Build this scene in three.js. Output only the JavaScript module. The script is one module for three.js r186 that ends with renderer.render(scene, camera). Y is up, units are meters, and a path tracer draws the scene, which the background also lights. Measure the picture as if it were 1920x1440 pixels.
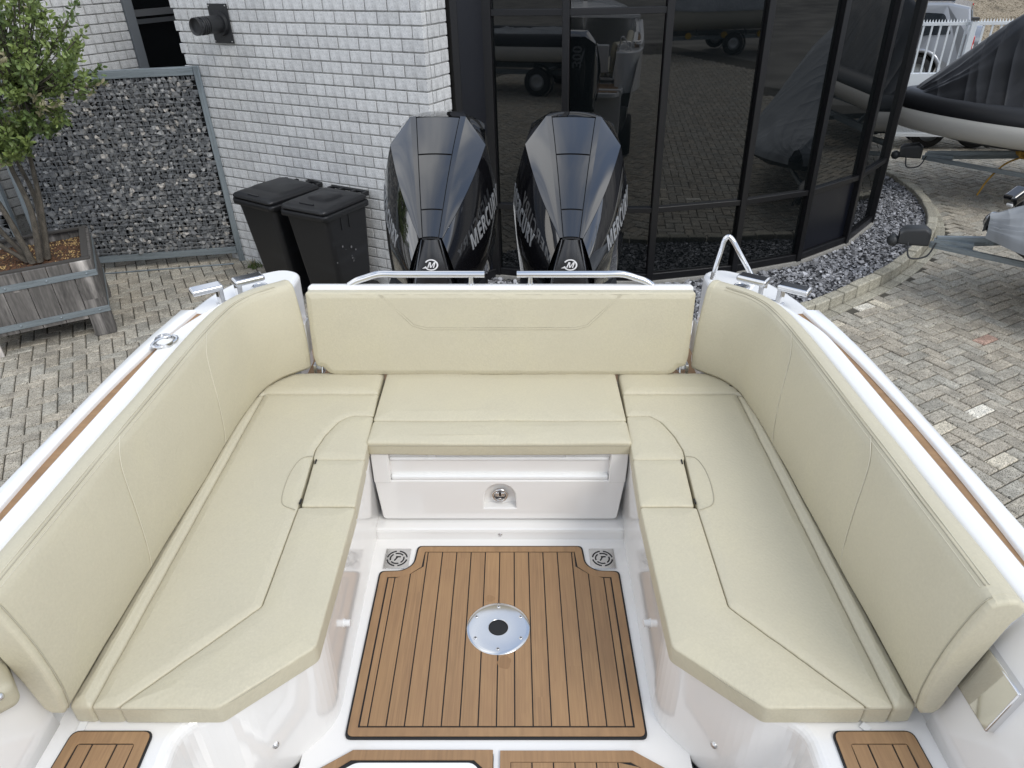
import * as THREE from 'three';
import { RoundedBoxGeometry } from 'three/addons/geometries/RoundedBoxGeometry.js';
import { ConvexGeometry } from 'three/addons/geometries/ConvexGeometry.js';
import { mergeGeometries, mergeVertices, toCreasedNormals } from 'three/addons/utils/BufferGeometryUtils.js';
import { FontLoader } from 'three/addons/loaders/FontLoader.js';
import { TextGeometry } from 'three/addons/geometries/TextGeometry.js';
import { ImprovedNoise } from 'three/addons/math/ImprovedNoise.js';

// ---------------------------------------------------------------- camera, sky, sun, exposure
const scene = new THREE.Scene();
const LEAN = THREE.MathUtils.degToRad(1.6);            // the boat sits a little crooked on its trailer
const camera = new THREE.PerspectiveCamera(56.82, 4 / 3, 0.05, 400);
camera.position.set(0, 2.95, 0);
camera.quaternion.setFromAxisAngle(new THREE.Vector3(0, 0, 1), -LEAN)
  .multiply(new THREE.Quaternion().setFromAxisAngle(new THREE.Vector3(1, 0, 0), THREE.MathUtils.degToRad(-31.7)));
scene.add(camera);
const renderer = new THREE.WebGLRenderer({ antialias: true });
renderer.setSize(1024, 768);
renderer.toneMapping = THREE.LinearToneMapping;
renderer.toneMappingExposure = 1.36;
renderer.shadowMap.enabled = true;

const SUN = new THREE.Vector3(0.50, 0.70, 0.52).normalize();
const sun = new THREE.DirectionalLight(new THREE.Color(1.0, 0.965, 0.91), 1.05);
sun.position.copy(SUN).multiplyScalar(40);
sun.castShadow = true;
sun.shadow.radius = 48;
sun.shadow.mapSize.set(2048, 2048);
Object.assign(sun.shadow.camera, { left: -16, right: 16, top: 16, bottom: -16, near: 1, far: 90 });
scene.add(sun, sun.target);

const perlin = new ImprovedNoise();
const noise = (x, y, z = 0) => perlin.noise(x + 13.7, y + 5.1, z + 7.3);
function fbm(x, y, z = 0, oct = 5) { let a = 0.5, s = 0; for (let i = 0; i < oct; i++) { s += a * noise(x, y, z + i * 3.1); x *= 2.03; y *= 2.03; a *= 0.5; } return s; }
function rng(seed) { let a = seed >>> 0; return () => { a |= 0; a = a + 0x6D2B79F5 | 0; let t = Math.imul(a ^ a >>> 15, 1 | a); t = t + Math.imul(t ^ t >>> 7, 61 | t) ^ t; return ((t ^ t >>> 14) >>> 0) / 4294967296; }; }
{ // broken streaky cloud over pale blue
  const W = 1024, H = 512, d = new Float32Array(W * H * 4);
  for (let j = 0; j < H; j++) for (let i = 0; i < W; i++) {
    const th = (j + 0.5) / H * Math.PI - Math.PI / 2, ph = ((i + 0.5) / W - 0.5) * 2 * Math.PI;
    const y = Math.sin(th), x = Math.cos(th) * Math.cos(ph), z = Math.cos(th) * Math.sin(ph);
    const k = 1 / (Math.max(y, 0) + 0.18), px = x * k, pz = z * k;
    const u = px * 0.95 + pz * 0.2, v = pz * 0.6 - px * 0.15;
    const wv = fbm(u * 1.1, v * 1.1, 1.5, 3) * 1.3;
    let c = 0.5 + 1.7 * fbm(u * 3.1 + wv, v * 1.3 + wv * 0.6, 0, 6);
    c = THREE.MathUtils.smoothstep(c, 0.05, 0.95);
    const g = Math.pow(Math.max(0, x * SUN.x + y * SUN.y + z * SUN.z), 6) * 0.35;
    const hz = Math.pow(1 - Math.max(y, 0), 4) * 0.10;
    const cl = 0.66 + 0.42 * c + g + hz, o = (j * W + i) * 4;
    d[o] = (0.30 + hz) * (1 - c) + (0.98) * cl * c + g * 0.5;
    d[o + 1] = (0.40 + hz) * (1 - c) + (1.0) * cl * c + g * 0.5;
    d[o + 2] = (0.60 + hz) * (1 - c) + (1.03) * cl * c + g * 0.45;
    d[o + 3] = 1;
  }
  const t = new THREE.DataTexture(d, W, H, THREE.RGBAFormat, THREE.FloatType);
  t.mapping = THREE.EquirectangularReflectionMapping; t.magFilter = t.minFilter = THREE.LinearFilter; t.needsUpdate = true;
  scene.background = t; scene.environment = t;
}
scene.backgroundIntensity = 1.0; scene.environmentIntensity = 1.0;

// ---------------------------------------------------------------- helpers
const V3 = (x, y, z) => new THREE.Vector3(x, y, z);
const used = {};
function numbered(n) { const k = used[n] = (used[n] ?? -1) + 1; return k ? n + '_' + String(k).padStart(3, '0') : n; }
function prep(g) {
  if (!g.attributes.normal) g.computeVertexNormals();
  if (!g.attributes.uv) g.setAttribute('uv', new THREE.BufferAttribute(new Float32Array(g.attributes.position.count * 2), 2));
  for (const k of Object.keys(g.attributes)) if (!['position', 'normal', 'uv'].includes(k)) g.deleteAttribute(k);
  g.morphAttributes = {};
  return g.index ? g.toNonIndexed() : g;
}
const merge = l => l.length === 1 ? l[0] : mergeGeometries(l.map(prep));
function mesh(name, g, m, parent) {
  if (Array.isArray(g)) g = merge(g);
  const o = new THREE.Mesh(g, m); o.name = name; o.castShadow = o.receiveShadow = true;
  parent.add(o); return o;
}
const bases = new Map();
function tag(o, label, category, group) { o.userData = { label, category }; if (group) o.userData.group = group; return o; }
function thing(name, label, category, pos = [0, 0, 0], turn = 0, group) {
  const o = new THREE.Group(); o.name = numbered(name); o.position.set(...pos); o.rotation.y = turn; scene.add(o);
  return tag(o, label, category, group);
}
// things that stand in the boat: their shapes are written in the boat's own coordinates (x from its centreline, y above the cockpit sole, z aft negative)
const BOAT0 = V3(-0.045, -1.92, 0).applyAxisAngle(V3(0, 0, 1), -LEAN).add(camera.position);
function boatThing(name, label, category, base, group) {
  const o = new THREE.Group(); o.name = numbered(name); scene.add(o);
  o.rotation.z = -LEAN; o.position.copy(V3(...base).applyAxisAngle(V3(0, 0, 1), -LEAN)).add(BOAT0);
  bases.set(o, base); return tag(o, label, category, group);
}
function bp(name, g, m, parent) { // part in boat coordinates
  if (Array.isArray(g)) g = merge(g);
  let r = parent; while (!bases.has(r)) r = r.parent;
  const b = bases.get(r); g = g.clone(); g.translate(-b[0], -b[1], -b[2]);
  return mesh(name, g, m, parent);
}
function xf(g, p, r = [0, 0, 0], s = [1, 1, 1]) {
  g.applyMatrix4(new THREE.Matrix4().compose(V3(...p), new THREE.Quaternion().setFromEuler(new THREE.Euler(...r, 'YXZ')), V3(...s))); return g;
}
const box = (w, h, d, p = [0, 0, 0], r, rad) => xf(rad ? new RoundedBoxGeometry(w, h, d, 2, Math.min(rad, w / 2.01, h / 2.01, d / 2.01)) : new THREE.BoxGeometry(w, h, d), p, r);
const cyl = (r0, r1, h, p = [0, 0, 0], r, n = 24) => xf(new THREE.CylinderGeometry(r0, r1, h, n), p, r);
const tube = (pts, r, seg = 40, n = 10, closed = false) => new THREE.TubeGeometry(new THREE.CatmullRomCurve3(pts.map(p => V3(...p)), closed, 'centripetal'), seg, r, n, closed);
function poly(pts, r, n = 10) { // straight bars with mitred joints
  const c = new THREE.CurvePath(); for (let i = 0; i < pts.length - 1; i++) c.add(new THREE.LineCurve3(V3(...pts[i]), V3(...pts[i + 1])));
  return new THREE.TubeGeometry(c, Math.max(2, (pts.length - 1) * 6), r, n, false);
}
function bar(a, b, w, h) { // box beam from a to b
  const A = V3(...a), B = V3(...b), L = A.distanceTo(B), g = new THREE.BoxGeometry(w, h, L);
  const m = new THREE.Matrix4().lookAt(A, B, Math.abs(B.y - A.y) > 0.95 * L ? V3(1, 0, 0) : V3(0, 1, 0)); m.setPosition(A.add(B).multiplyScalar(0.5)); g.applyMatrix4(m); return g;
}
function rod(a, b, r, n = 8) {
  const A = V3(...a), B = V3(...b), g = new THREE.CylinderGeometry(r, r, A.distanceTo(B), n);
  g.applyQuaternion(new THREE.Quaternion().setFromUnitVectors(V3(0, 1, 0), B.clone().sub(A).normalize())); g.translate(...A.add(B).multiplyScalar(0.5).toArray()); return g;
}
function shapeOf(pts, holes = []) { const s = new THREE.Shape(pts.map(p => new THREE.Vector2(p[0], p[1]))); for (const h of holes) s.holes.push(new THREE.Path(h.map(p => new THREE.Vector2(p[0], p[1])))); return s; }
// plan outline (x, z) raised from y0 to y1
function slab(pts, y0, y1, bev = 0, holes = [], seg = 2) {
  const g = new THREE.ExtrudeGeometry(shapeOf(pts.map(([x, z]) => [x, -z]), holes.map(h => h.map(([x, z]) => [x, -z]))), { depth: y1 - y0 - 2 * bev, bevelEnabled: bev > 0, bevelThickness: bev, bevelSize: bev, bevelOffset: -bev, bevelSegments: seg, curveSegments: 12 });
  g.rotateX(-Math.PI / 2); g.translate(0, y0 + bev, 0); return g;
}
function roundPoly(pts, r, n = 5) { // rounded corners; r a number or list
  const out = [], N = pts.length;
  for (let i = 0; i < N; i++) {
    const p = pts[i], a = pts[(i + N - 1) % N], b = pts[(i + 1) % N], rr = Array.isArray(r) ? r[i] : r;
    const la = Math.hypot(a[0] - p[0], a[1] - p[1]), lb = Math.hypot(b[0] - p[0], b[1] - p[1]), k = Math.min(rr, la * 0.48, lb * 0.48);
    if (k < 1e-4) { out.push(p); continue; }
    const s = [p[0] + (a[0] - p[0]) * k / la, p[1] + (a[1] - p[1]) * k / la], e = [p[0] + (b[0] - p[0]) * k / lb, p[1] + (b[1] - p[1]) * k / lb];
    for (let j = 0; j <= n; j++) { const t = j / n, q = 1 - t; out.push([q * q * s[0] + 2 * q * t * p[0] + t * t * e[0], q * q * s[1] + 2 * q * t * p[1] + t * t * e[1]]); }
  }
  return out;
}
// soft upholstered panel on a plan outline: rings moved inwards along the outline's normals
function offsetPoly(P, d) { // corner points moved inwards by d (outline clockwise in x, z)
  const N = P.length, e = (s, t) => { const l = Math.hypot(t[0] - s[0], t[1] - s[1]) || 1; return [-(t[1] - s[1]) / l, (t[0] - s[0]) / l]; };
  return P.map((p, i) => { const n1 = e(P[(i + N - 1) % N], p), n2 = e(p, P[(i + 1) % N]); let nx = n1[0] + n2[0], nz = n1[1] + n2[1]; const l = Math.hypot(nx, nz) || 1; nx /= l; nz /= l; const c = Math.max(0.4, nx * n1[0] + nz * n1[1]); return [p[0] - nx / c * d, p[1] - nz / c * d]; });
}
function pillow(pts, y0, y1, r = 0.012, crown = 0.006, soft = 0.04, corner = 0.015, lift = null) {
  let A = 0; for (let i = 0; i < pts.length; i++) { const p = pts[i], q = pts[(i + 1) % pts.length]; A += p[0] * q[1] - q[0] * p[1]; }
  const B = A > 0 ? [...pts].reverse() : pts;
  const prof = [[0.004, y0], [0, y0 + 0.006], [0, y1 - r]];
  for (let j = 1; j <= 5; j++) { const t = j / 5 * Math.PI / 2; prof.push([r - r * Math.cos(t), y1 - r + r * Math.sin(t)]); }
  prof.push([r + soft * 0.4, y1 + crown * 0.62], [r + soft, y1 + crown]);
  const pos = [], uv = [], idx = []; let N = 0;
  const P0 = roundPoly(B, Math.max(0.003, corner), 5), cuts = P0.map((p, i) => { const q = P0[(i + 1) % P0.length]; return Math.max(1, Math.min(60, Math.round(Math.hypot(q[0] - p[0], q[1] - p[1]) / 0.018))); });
  prof.forEach(([d, y], k) => { // the seam draws the edge in unevenly
    const Q = roundPoly(offsetPoly(B, d), Math.max(0.003, corner - d * 0.5), 5), P = []; Q.forEach((p, i) => { const q = Q[(i + 1) % Q.length]; for (let c = 0; c < cuts[i]; c++) P.push([p[0] + (q[0] - p[0]) * c / cuts[i], p[1] + (q[1] - p[1]) * c / cuts[i]]); });
    N = P.length; for (const [x, z] of P) { const pk = k >= 3 && k < prof.length - 1 ? 0.0014 * noise(x * 42, z * 42, 6) + 0.0012 * noise(x * 15, z * 15, 2) : 0; pos.push(x, y + pk + (lift ? lift(x, z) : 0), z); uv.push(x, z + y); }
  });
  for (let k = 0; k < prof.length - 1; k++) for (let i = 0; i < N; i++) { const a = k * N + i, b = k * N + (i + 1) % N; idx.push(a, b, a + N, b, b + N, a + N); }
  const L = (prof.length - 1) * N, ring = []; for (let i = 0; i < N; i++) ring.push(new THREE.Vector2(pos[(L + i) * 3], pos[(L + i) * 3 + 2]));
  for (const t of THREE.ShapeUtils.triangulateShape(ring, [])) idx.push(L + t[0], L + t[1], L + t[2]);
  const bot = []; for (let i = 0; i < N; i++) bot.push(new THREE.Vector2(pos[i * 3], pos[i * 3 + 2]));
  const nb = idx.length; for (const t of THREE.ShapeUtils.triangulateShape(bot, [])) idx.push(t[2], t[1], t[0]);
  const g = new THREE.BufferGeometry(); g.setAttribute('position', new THREE.Float32BufferAttribute(pos, 3)); g.setAttribute('uv', new THREE.Float32BufferAttribute(uv, 2));
  // face every triangle outwards: sides away from the middle, lid up
  const c = [0, 0]; for (let i = 0; i < N; i++) { c[0] += pos[i * 3] / N; c[1] += pos[i * 3 + 2] / N; }
  const s0 = (prof.length - 1) * N * 6; { const t = idx.slice(s0, s0 + 3).map(k => [pos[k * 3], pos[k * 3 + 2]]); const cr = (t[1][0] - t[0][0]) * (t[2][1] - t[0][1]) - (t[1][1] - t[0][1]) * (t[2][0] - t[0][0]); if (cr > 0) for (let i = s0; i < nb; i += 3) [idx[i], idx[i + 1]] = [idx[i + 1], idx[i]]; if (cr > 0) for (let i = nb; i < idx.length; i += 3) [idx[i], idx[i + 1]] = [idx[i + 1], idx[i]]; }
  { const k = 3, a = idx.slice(s0 - N * 6 * 6, s0 - N * 6 * 6 + 3).map(q => V3(pos[q * 3], pos[q * 3 + 1], pos[q * 3 + 2])); const nn = V3().subVectors(a[1], a[0]).cross(V3().subVectors(a[2], a[0])); if (nn.y < 0) for (let i = 0; i < s0; i += 3) [idx[i], idx[i + 1]] = [idx[i + 1], idx[i]]; }
  g.setIndex(idx); g.computeVertexNormals();
  return g;
}
// closed section [n, y] carried along a plan path of {x, z, nx, nz}; sec may depend on the station
function sweep(path, sec, caps = true, closedSec = true) {
  const pos = [], uv = [], idx = [], S0 = sec(0, path[0]).length; let run = 0;
  path.forEach((p, i) => {
    if (i) run += Math.hypot(p.x - path[i - 1].x, p.z - path[i - 1].z);
    let w = 0; const s = sec(path.length > 1 ? i / (path.length - 1) : 0, p);
    s.forEach(([n, y], j) => { if (j) w += Math.hypot(n - s[j - 1][0], y - s[j - 1][1]); pos.push(p.x + p.nx * n, y, p.z + p.nz * n); uv.push(run, w); });
  });
  const M = closedSec ? S0 : S0 - 1;
  for (let i = 0; i < path.length - 1; i++) for (let j = 0; j < M; j++) { const a = i * S0 + j, b = i * S0 + (j + 1) % S0; idx.push(a, a + S0, b, b, a + S0, b + S0); }
  const g = new THREE.BufferGeometry(); g.setAttribute('position', new THREE.Float32BufferAttribute(pos, 3)); g.setAttribute('uv', new THREE.Float32BufferAttribute(uv, 2)); g.setIndex(idx); g.computeVertexNormals();
  if (!caps) return g;
  const out = [g];
  for (const e of [0, path.length - 1]) {
    const s = sec(e ? 1 : 0, path[e]), pp = path[e], c = new THREE.BufferGeometry();
    const t = THREE.ShapeUtils.triangulateShape(s.map(q => new THREE.Vector2(...q)), []);
    c.setAttribute('position', new THREE.Float32BufferAttribute(s.flatMap(([n, y]) => [pp.x + pp.nx * n, y, pp.z + pp.nz * n]), 3));
    c.setAttribute('uv', new THREE.Float32BufferAttribute(s.flatMap(q => q), 2)); c.setIndex(t.flat()); c.computeVertexNormals(); out.push(c);
  }
  return mergeGeometries(out.map(prep));
}
function pathOf(pts, n, side = 1) { // smooth plan path with outward normals
  const c = new THREE.CatmullRomCurve3(pts.map(p => V3(p[0], 0, p[1])), false, 'centripetal'), out = [];
  for (let i = 0; i <= n; i++) { const p = c.getPointAt(i / n), t = c.getTangentAt(i / n); out.push({ x: p.x, z: p.z, nx: -t.z * side, nz: t.x * side }); }
  return out;
}
// bilinear patch with a belly; rows u, columns v
function patch(a, b, c, d, bulge = 0, n = 10, dir = null) { // a(u0v0) b(u1v0) c(u1v1) d(u0v1)
  const [A, B, C, D] = [a, b, c, d].map(p => V3(...p)), nn = dir ? V3(...dir).normalize() : V3().subVectors(B, A).cross(V3().subVectors(D, A)).normalize();
  const pos = [], uv = [], idx = [];
  for (let j = 0; j <= n; j++) for (let i = 0; i <= n; i++) {
    const u = i / n, v = j / n, p = A.clone().multiplyScalar((1 - u) * (1 - v)).addScaledVector(B, u * (1 - v)).addScaledVector(C, u * v).addScaledVector(D, (1 - u) * v);
    p.addScaledVector(nn, bulge * (1 - (2 * u - 1) ** 2) * (1 - (2 * v - 1) ** 2)); pos.push(p.x, p.y, p.z); uv.push(u, v);
  }
  for (let j = 0; j < n; j++) for (let i = 0; i < n; i++) { const k = j * (n + 1) + i; idx.push(k, k + 1, k + n + 1, k + 1, k + n + 2, k + n + 1); }
  const g = new THREE.BufferGeometry(); g.setAttribute('position', new THREE.Float32BufferAttribute(pos, 3)); g.setAttribute('uv', new THREE.Float32BufferAttribute(uv, 2)); g.setIndex(idx); g.computeVertexNormals(); return g;
}
// loft through rings of equal length
function loft(rings, capEnds = true, closed = true) {
  const S0 = rings[0].length, pos = [], uv = [], idx = [];
  rings.forEach((r, i) => r.forEach((p, j) => { pos.push(...p); uv.push(i * 0.2, j / S0); }));
  const M = closed ? S0 : S0 - 1;
  for (let i = 0; i < rings.length - 1; i++) for (let j = 0; j < M; j++) { const a = i * S0 + j, b = i * S0 + (j + 1) % S0; idx.push(a, b, a + S0, b, b + S0, a + S0); }
  if (capEnds) for (const e of [0, rings.length - 1]) { const k = pos.length / 3, c = rings[e].reduce((s, p) => [s[0] + p[0] / S0, s[1] + p[1] / S0, s[2] + p[2] / S0], [0, 0, 0]); pos.push(...c); uv.push(0, 0); for (let j = 0; j < M; j++) idx.push(e * S0 + j, e * S0 + (j + 1) % S0, k); }
  const g = new THREE.BufferGeometry(); g.setAttribute('position', new THREE.Float32BufferAttribute(pos, 3)); g.setAttribute('uv', new THREE.Float32BufferAttribute(uv, 2)); g.setIndex(idx); g.computeVertexNormals(); return g;
}

// ---------------------------------------------------------------- computed textures
function tex(w, h, fn, rep = [1, 1], srgb = true) { // fn -> [r,g,b] 0..1
  const d = new Uint8Array(w * h * 4);
  for (let j = 0; j < h; j++) for (let i = 0; i < w; i++) { const c = fn(i / w, j / h, i, j), o = (j * w + i) * 4; for (let k = 0; k < 3; k++) d[o + k] = Math.max(0, Math.min(255, c[k] * 255)); d[o + 3] = 255; }
  const t = new THREE.DataTexture(d, w, h, THREE.RGBAFormat); t.wrapS = t.wrapT = THREE.RepeatWrapping; t.magFilter = THREE.LinearFilter; t.minFilter = THREE.LinearMipmapLinearFilter; t.generateMipmaps = true;
  if (srgb) t.colorSpace = THREE.SRGBColorSpace; t.repeat.set(...rep); t.needsUpdate = true; return t;
}
// noise that repeats over the unit square
function tn(x, y, f, s = 0) { const b = (u, v) => noise(u * f, v * f, s); const a = b(x, y), c = b(x - 1, y), d = b(x, y - 1), e = b(x - 1, y - 1); return (a * (1 - x) + c * x) * (1 - y) + (d * (1 - x) + e * x) * y; }
function speckle(base, dark, light, seed, n = 512, nd = 5200, nl = 2600, rep = [1, 1], contrast = 0.12) {
  const R = rng(seed), m = new Float32Array(n * n);
  const dot = (k, v, rmax) => { for (let q = 0; q < k; q++) { const x = R() * n | 0, y = R() * n | 0, r = 0.5 + R() * rmax; for (let j = -3; j <= 3; j++) for (let i = -3; i <= 3; i++) if (i * i + j * j <= r * r) m[((y + j + n) % n) * n + (x + i + n) % n] = v * (0.5 + 0.5 * R()); } };
  dot(nd, -1, 2.0); dot(nl, 1, 1.6);
  return tex(n, n, (u, v, i, j) => { const k = m[j * n + i], t = 1 + contrast * (tn(u, v, 5, seed) * 1.2 + tn(u, v, 24, seed + 2)) + (R() - 0.5) * 0.06; return base.map((b, c) => (k < 0 ? b + (dark[c] - b) * -k : b + (light[c] - b) * k) * t); }, rep);
}
const lin = (r, g, b) => new THREE.Color().setRGB(r, g, b);
const std = (c, rough, extra = {}) => new THREE.MeshStandardMaterial({ color: Array.isArray(c) ? lin(...c) : c, roughness: rough, ...extra });
const phys = (c, rough, extra = {}) => new THREE.MeshPhysicalMaterial({ color: Array.isArray(c) ? lin(...c) : c, roughness: rough, ...extra });

// ---------------------------------------------------------------- ground, paving, kerb, slate bed
const structure = o => { o.userData = { kind: 'structure' }; return o; };
const paverTex = speckle([0.705, 0.68, 0.625], [0.25, 0.24, 0.215], [0.93, 0.91, 0.865], 11, 512, 5200, 2600, [0.85, 0.85], 0.18);
const paverMat = new THREE.MeshStandardMaterial({ map: paverTex, bumpMap: paverTex, bumpScale: 0.0015, roughness: 0.93, vertexColors: true });
const sandMat = std([0.085, 0.078, 0.062], 1, { map: speckle([1, 1, 1], [0.5, 0.5, 0.42], [1, 1, 1], 5, 256, 900, 500, [1, 1], 0.3) });
const farTex = tex(512, 512, (u, v, i, j) => { // distant yard surface: joints too fine to tell apart
  const t = 1 + 0.22 * tn(u, v, 6, 3) + 0.3 * tn(u, v, 40, 9); return [0.60 * t, 0.585 * t, 0.55 * t]; }, [8, 8]);
{
  const g = new THREE.PlaneGeometry(260, 260, 1, 1); g.rotateX(-Math.PI / 2); g.translate(0, -0.03, -20);
  structure(mesh('ground', g, std([0.62, 0.62, 0.62], 0.95, { map: farTex }), scene));
}
const kerbPts = [[-0.35, -5.70], [0.3, -5.45], [1.0, -5.36], [1.7, -5.43], [2.25, -5.62], [2.7, -5.86], [3.169, -6.178], [3.787, -6.66], [4.419, -7.337], [4.87, -8.02], [5.20, -8.95], [5.296, -9.79], [5.26, -10.6], [5.05, -11.6]];
const kerbCurve = new THREE.CatmullRomCurve3(kerbPts.map(p => V3(p[0], 0, p[1])), false, 'centripetal');
const kerbLine = []; for (let i = 0; i <= 120; i++) { const p = kerbCurve.getPointAt(i / 120); kerbLine.push([p.x, p.z]); }
const inPoly = (x, z, P) => { let c = false; for (let i = 0, j = P.length - 1; i < P.length; j = i++) if ((P[i][1] > z) !== (P[j][1] > z) && x < (P[j][0] - P[i][0]) * (z - P[i][1]) / (P[j][1] - P[i][1]) + P[i][0]) c = !c; return c; };
const kerbIn = []; for (let i = 0; i <= 120; i++) { const p = kerbCurve.getPointAt(i / 120), d = kerbCurve.getTangentAt(i / 120); kerbIn.push([p.x + d.z * 0.1, p.z - d.x * 0.1]); }
const bedPoly = [...kerbLine, [3.6, -12], [-1.2, -8.4], [-0.72, -6.5]];
{
  const pave = new THREE.Group(); pave.name = 'paving'; structure(pave); scene.add(pave);
  const bedg = new THREE.PlaneGeometry(22, 32); bedg.rotateX(-Math.PI / 2); bedg.translate(1, -0.014, -2); mesh('joint_sand', bedg, sandMat, pave);
  const R = rng(42), W = 0.1062, ang = THREE.MathUtils.degToRad(-62), ca = Math.cos(ang), sa = Math.sin(ang);
  const wallA = [-3.077, -7.567], wn = [-0.4848, 0.8746];
  const marks = [[3.363, -4.256, 1], [2.982, -4.039, 2], [3.186, -3.671, 2], [3.229, -5.941, 1], [2.824, -5.618, 2], [3.948, -5.328, 3], [3.3, -6.02, 2]];
  const list = [];
  for (let i = -230; i < 230; i++) for (let j = -230; j < 230; j++) {
    const c = (((i - j) % 4) + 4) % 4; if (c !== 0 && c !== 3) continue;
    const H = c === 0, cx = (i + (H ? 1 : 0.5)) * W, cz = (j + (H ? 0.5 : 1)) * W;
    const x = ca * cx + sa * cz + 0.5, z = -sa * cx + ca * cz - 5;
    if (x < -8 || x > 11 || z > 11 || z < -15.5) continue;
    if (z > -2.6 && Math.abs(x) < 0.85) continue;                                                    // under the hull, out of sight
    if ((x - wallA[0]) * wn[0] + (z - wallA[1]) * wn[1] < -0.1 && x > -3.6 && x < -0.6) continue;
    if (inPoly(x, z, bedPoly)) continue;
    let near = 9; for (const k of kerbLine) near = Math.min(near, Math.hypot(x - k[0], z - k[1])); if (near < 0.10) continue;
    list.push({ x, z, H, sink: near < 0.215 ? 0.008 : 0 });
  }
  const m0 = marks.map(() => [9, null]);
  for (const p of list) marks.forEach((m, k) => { const d = Math.hypot(p.x - m[0], p.z - m[1]); if (d < m0[k][0]) m0[k] = [d, p]; });
  m0.forEach(([, p], k) => { p.mark = marks[k][2]; });
  camera.updateMatrixWorld(true); camera.updateProjectionMatrix();
  const q = V3();
  for (const p of list) { // how large it shows, and whether the boat stands before it
    q.set(p.x, 0, p.z).project(camera); const u = (q.x + 1) * 960, v = (1 - q.y) * 720;
    const seen = q.z < 1 && u > 0 && u < 1920 && v < 1100 && v > 0 && (u < 960 ? v < 960 - (u) * 1.0 && v > 450 : v < 590 + (u - 1540) * 1.1 && u > 1540);
    p.rank = seen ? Math.hypot(p.x, p.z) : 100 + Math.hypot(p.x, p.z);
  }
  list.sort((a, b) => a.rank - b.rank);
  const block = (H, x, z, o) => { // worn paver: chamfered top, no underside
    const lx = (H ? 2 : 1) * W / 2 - 0.0042, lz = (H ? 1 : 2) * W / 2 - 0.0042, b = 0.005 + R() * 0.003, y = (R() - 0.5) * 0.006 - (o.sink ?? 0), tx = (R() - 0.5) * 0.018, tz = (R() - 0.5) * 0.018, ju = R(), jv = R();
    const t = (px, py, pz) => { const yy = py > -0.02 ? py + y + px * tx + pz * tz : py; return [x + ca * px + sa * pz, yy, z - sa * px + ca * pz]; };
    const top = [[-lx + b, 0, -lz + b], [lx - b, 0, -lz + b], [lx - b, 0, lz - b], [-lx + b, 0, lz - b]], mid = [[-lx, -b, -lz], [lx, -b, -lz], [lx, -b, lz], [-lx, -b, lz]], low = mid.map(p => [p[0], -0.045, p[2]]);
    const tone = 0.80 + R() * 0.16, warm = (R() - 0.4) * 0.06; let col = [tone * (1 + warm), tone, tone * (1 - warm)];
    if (R() < 0.05) col = col.map(k => k * 0.82); if (o.mark === 1) col = [1.62, 1.66, 1.72]; if (o.mark === 2) col = [1.32, 1.3, 1.25]; if (o.mark === 3) col = [0.98, 0.72, 0.68];
    const quad = (a, c, d, e) => { for (const p of [a, e, d, a, d, c]) { const w = t(...p); o.pos.push(...w); o.uv.push(p[0] * 2 + ju, p[2] * 2 + p[1] * 2 + jv); o.col.push(...col); } };
    quad(...top); for (let k = 0; k < 4; k++) { const n = (k + 1) % 4; quad(top[k], mid[k], mid[n], top[n]); quad(mid[k], low[k], low[n], mid[n]); }
  };
  const build = o => { const g = new THREE.BufferGeometry(); g.setAttribute('position', new THREE.Float32BufferAttribute(o.pos, 3)); g.setAttribute('uv', new THREE.Float32BufferAttribute(o.uv, 2)); g.setAttribute('color', new THREE.Float32BufferAttribute(o.col, 3)); g.computeVertexNormals(); return g; };
  list.slice(0, 300).forEach(p => { const o = { pos: [], uv: [], col: [], mark: p.mark, sink: p.sink }; block(p.H, 0, 0, o); const b = mesh('paver', build(o), paverMat, pave); b.position.set(p.x, 0, p.z); });
  const o = { pos: [], uv: [], col: [] };
  for (const p of list.slice(300)) { o.mark = p.mark; o.sink = p.sink; block(p.H, p.x, p.z, o); }
  const rest = mesh('paver_field', build(o), paverMat, pave); rest.userData.kind = 'stuff';
  // moss and grit lying in some of the joints
  const mg = [], mr = rng(8);
  for (let k = 0; k < 900; k++) { const p = list[Math.floor(mr() * 2600)]; const a = mr() * 6.3, s = 0.004 + mr() * 0.008; mg.push(xf(new THREE.TetrahedronGeometry(1), [p.x + (mr() - 0.5) * 0.01 + ca * (p.H ? 0.1 : 0.052), -0.006, p.z - sa * (p.H ? 0.1 : 0.052) + (mr() - 0.5) * 0.1], [a, a * 2, a], [s, s * 0.7, s])); }
  const moss = mesh('moss', mg, std([0.075, 0.09, 0.035], 1), pave); moss.userData.kind = 'stuff';

  // kerb: upright stones, with a flat edging course outside it
  const kerb = new THREE.Group(); kerb.name = 'kerb'; structure(kerb); scene.add(kerb);
  const L = kerbCurve.getLength(), nK = Math.round(L / 0.212), kt = speckle([0.70, 0.68, 0.62], [0.35, 0.34, 0.30], [0.88, 0.87, 0.83], 77, 256, 1500, 900, [2, 2], 0.2);
  const km = [0.90, 1.02, 0.76].map(v => std([v, v, v * 0.98], 0.92, { map: kt, bumpMap: kt, bumpScale: 0.002 })), kg = [0, 1, 2].map(k => box(0.199 - k * 0.003, 0.17, 0.105, [0, 0.025, 0], [0, 0, 0], 0.016));
  const fg = [0, 1].map(k => box(0.205, 0.05, 0.1, [0, -0.024, 0], [0, 0, 0], 0.007));
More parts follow.
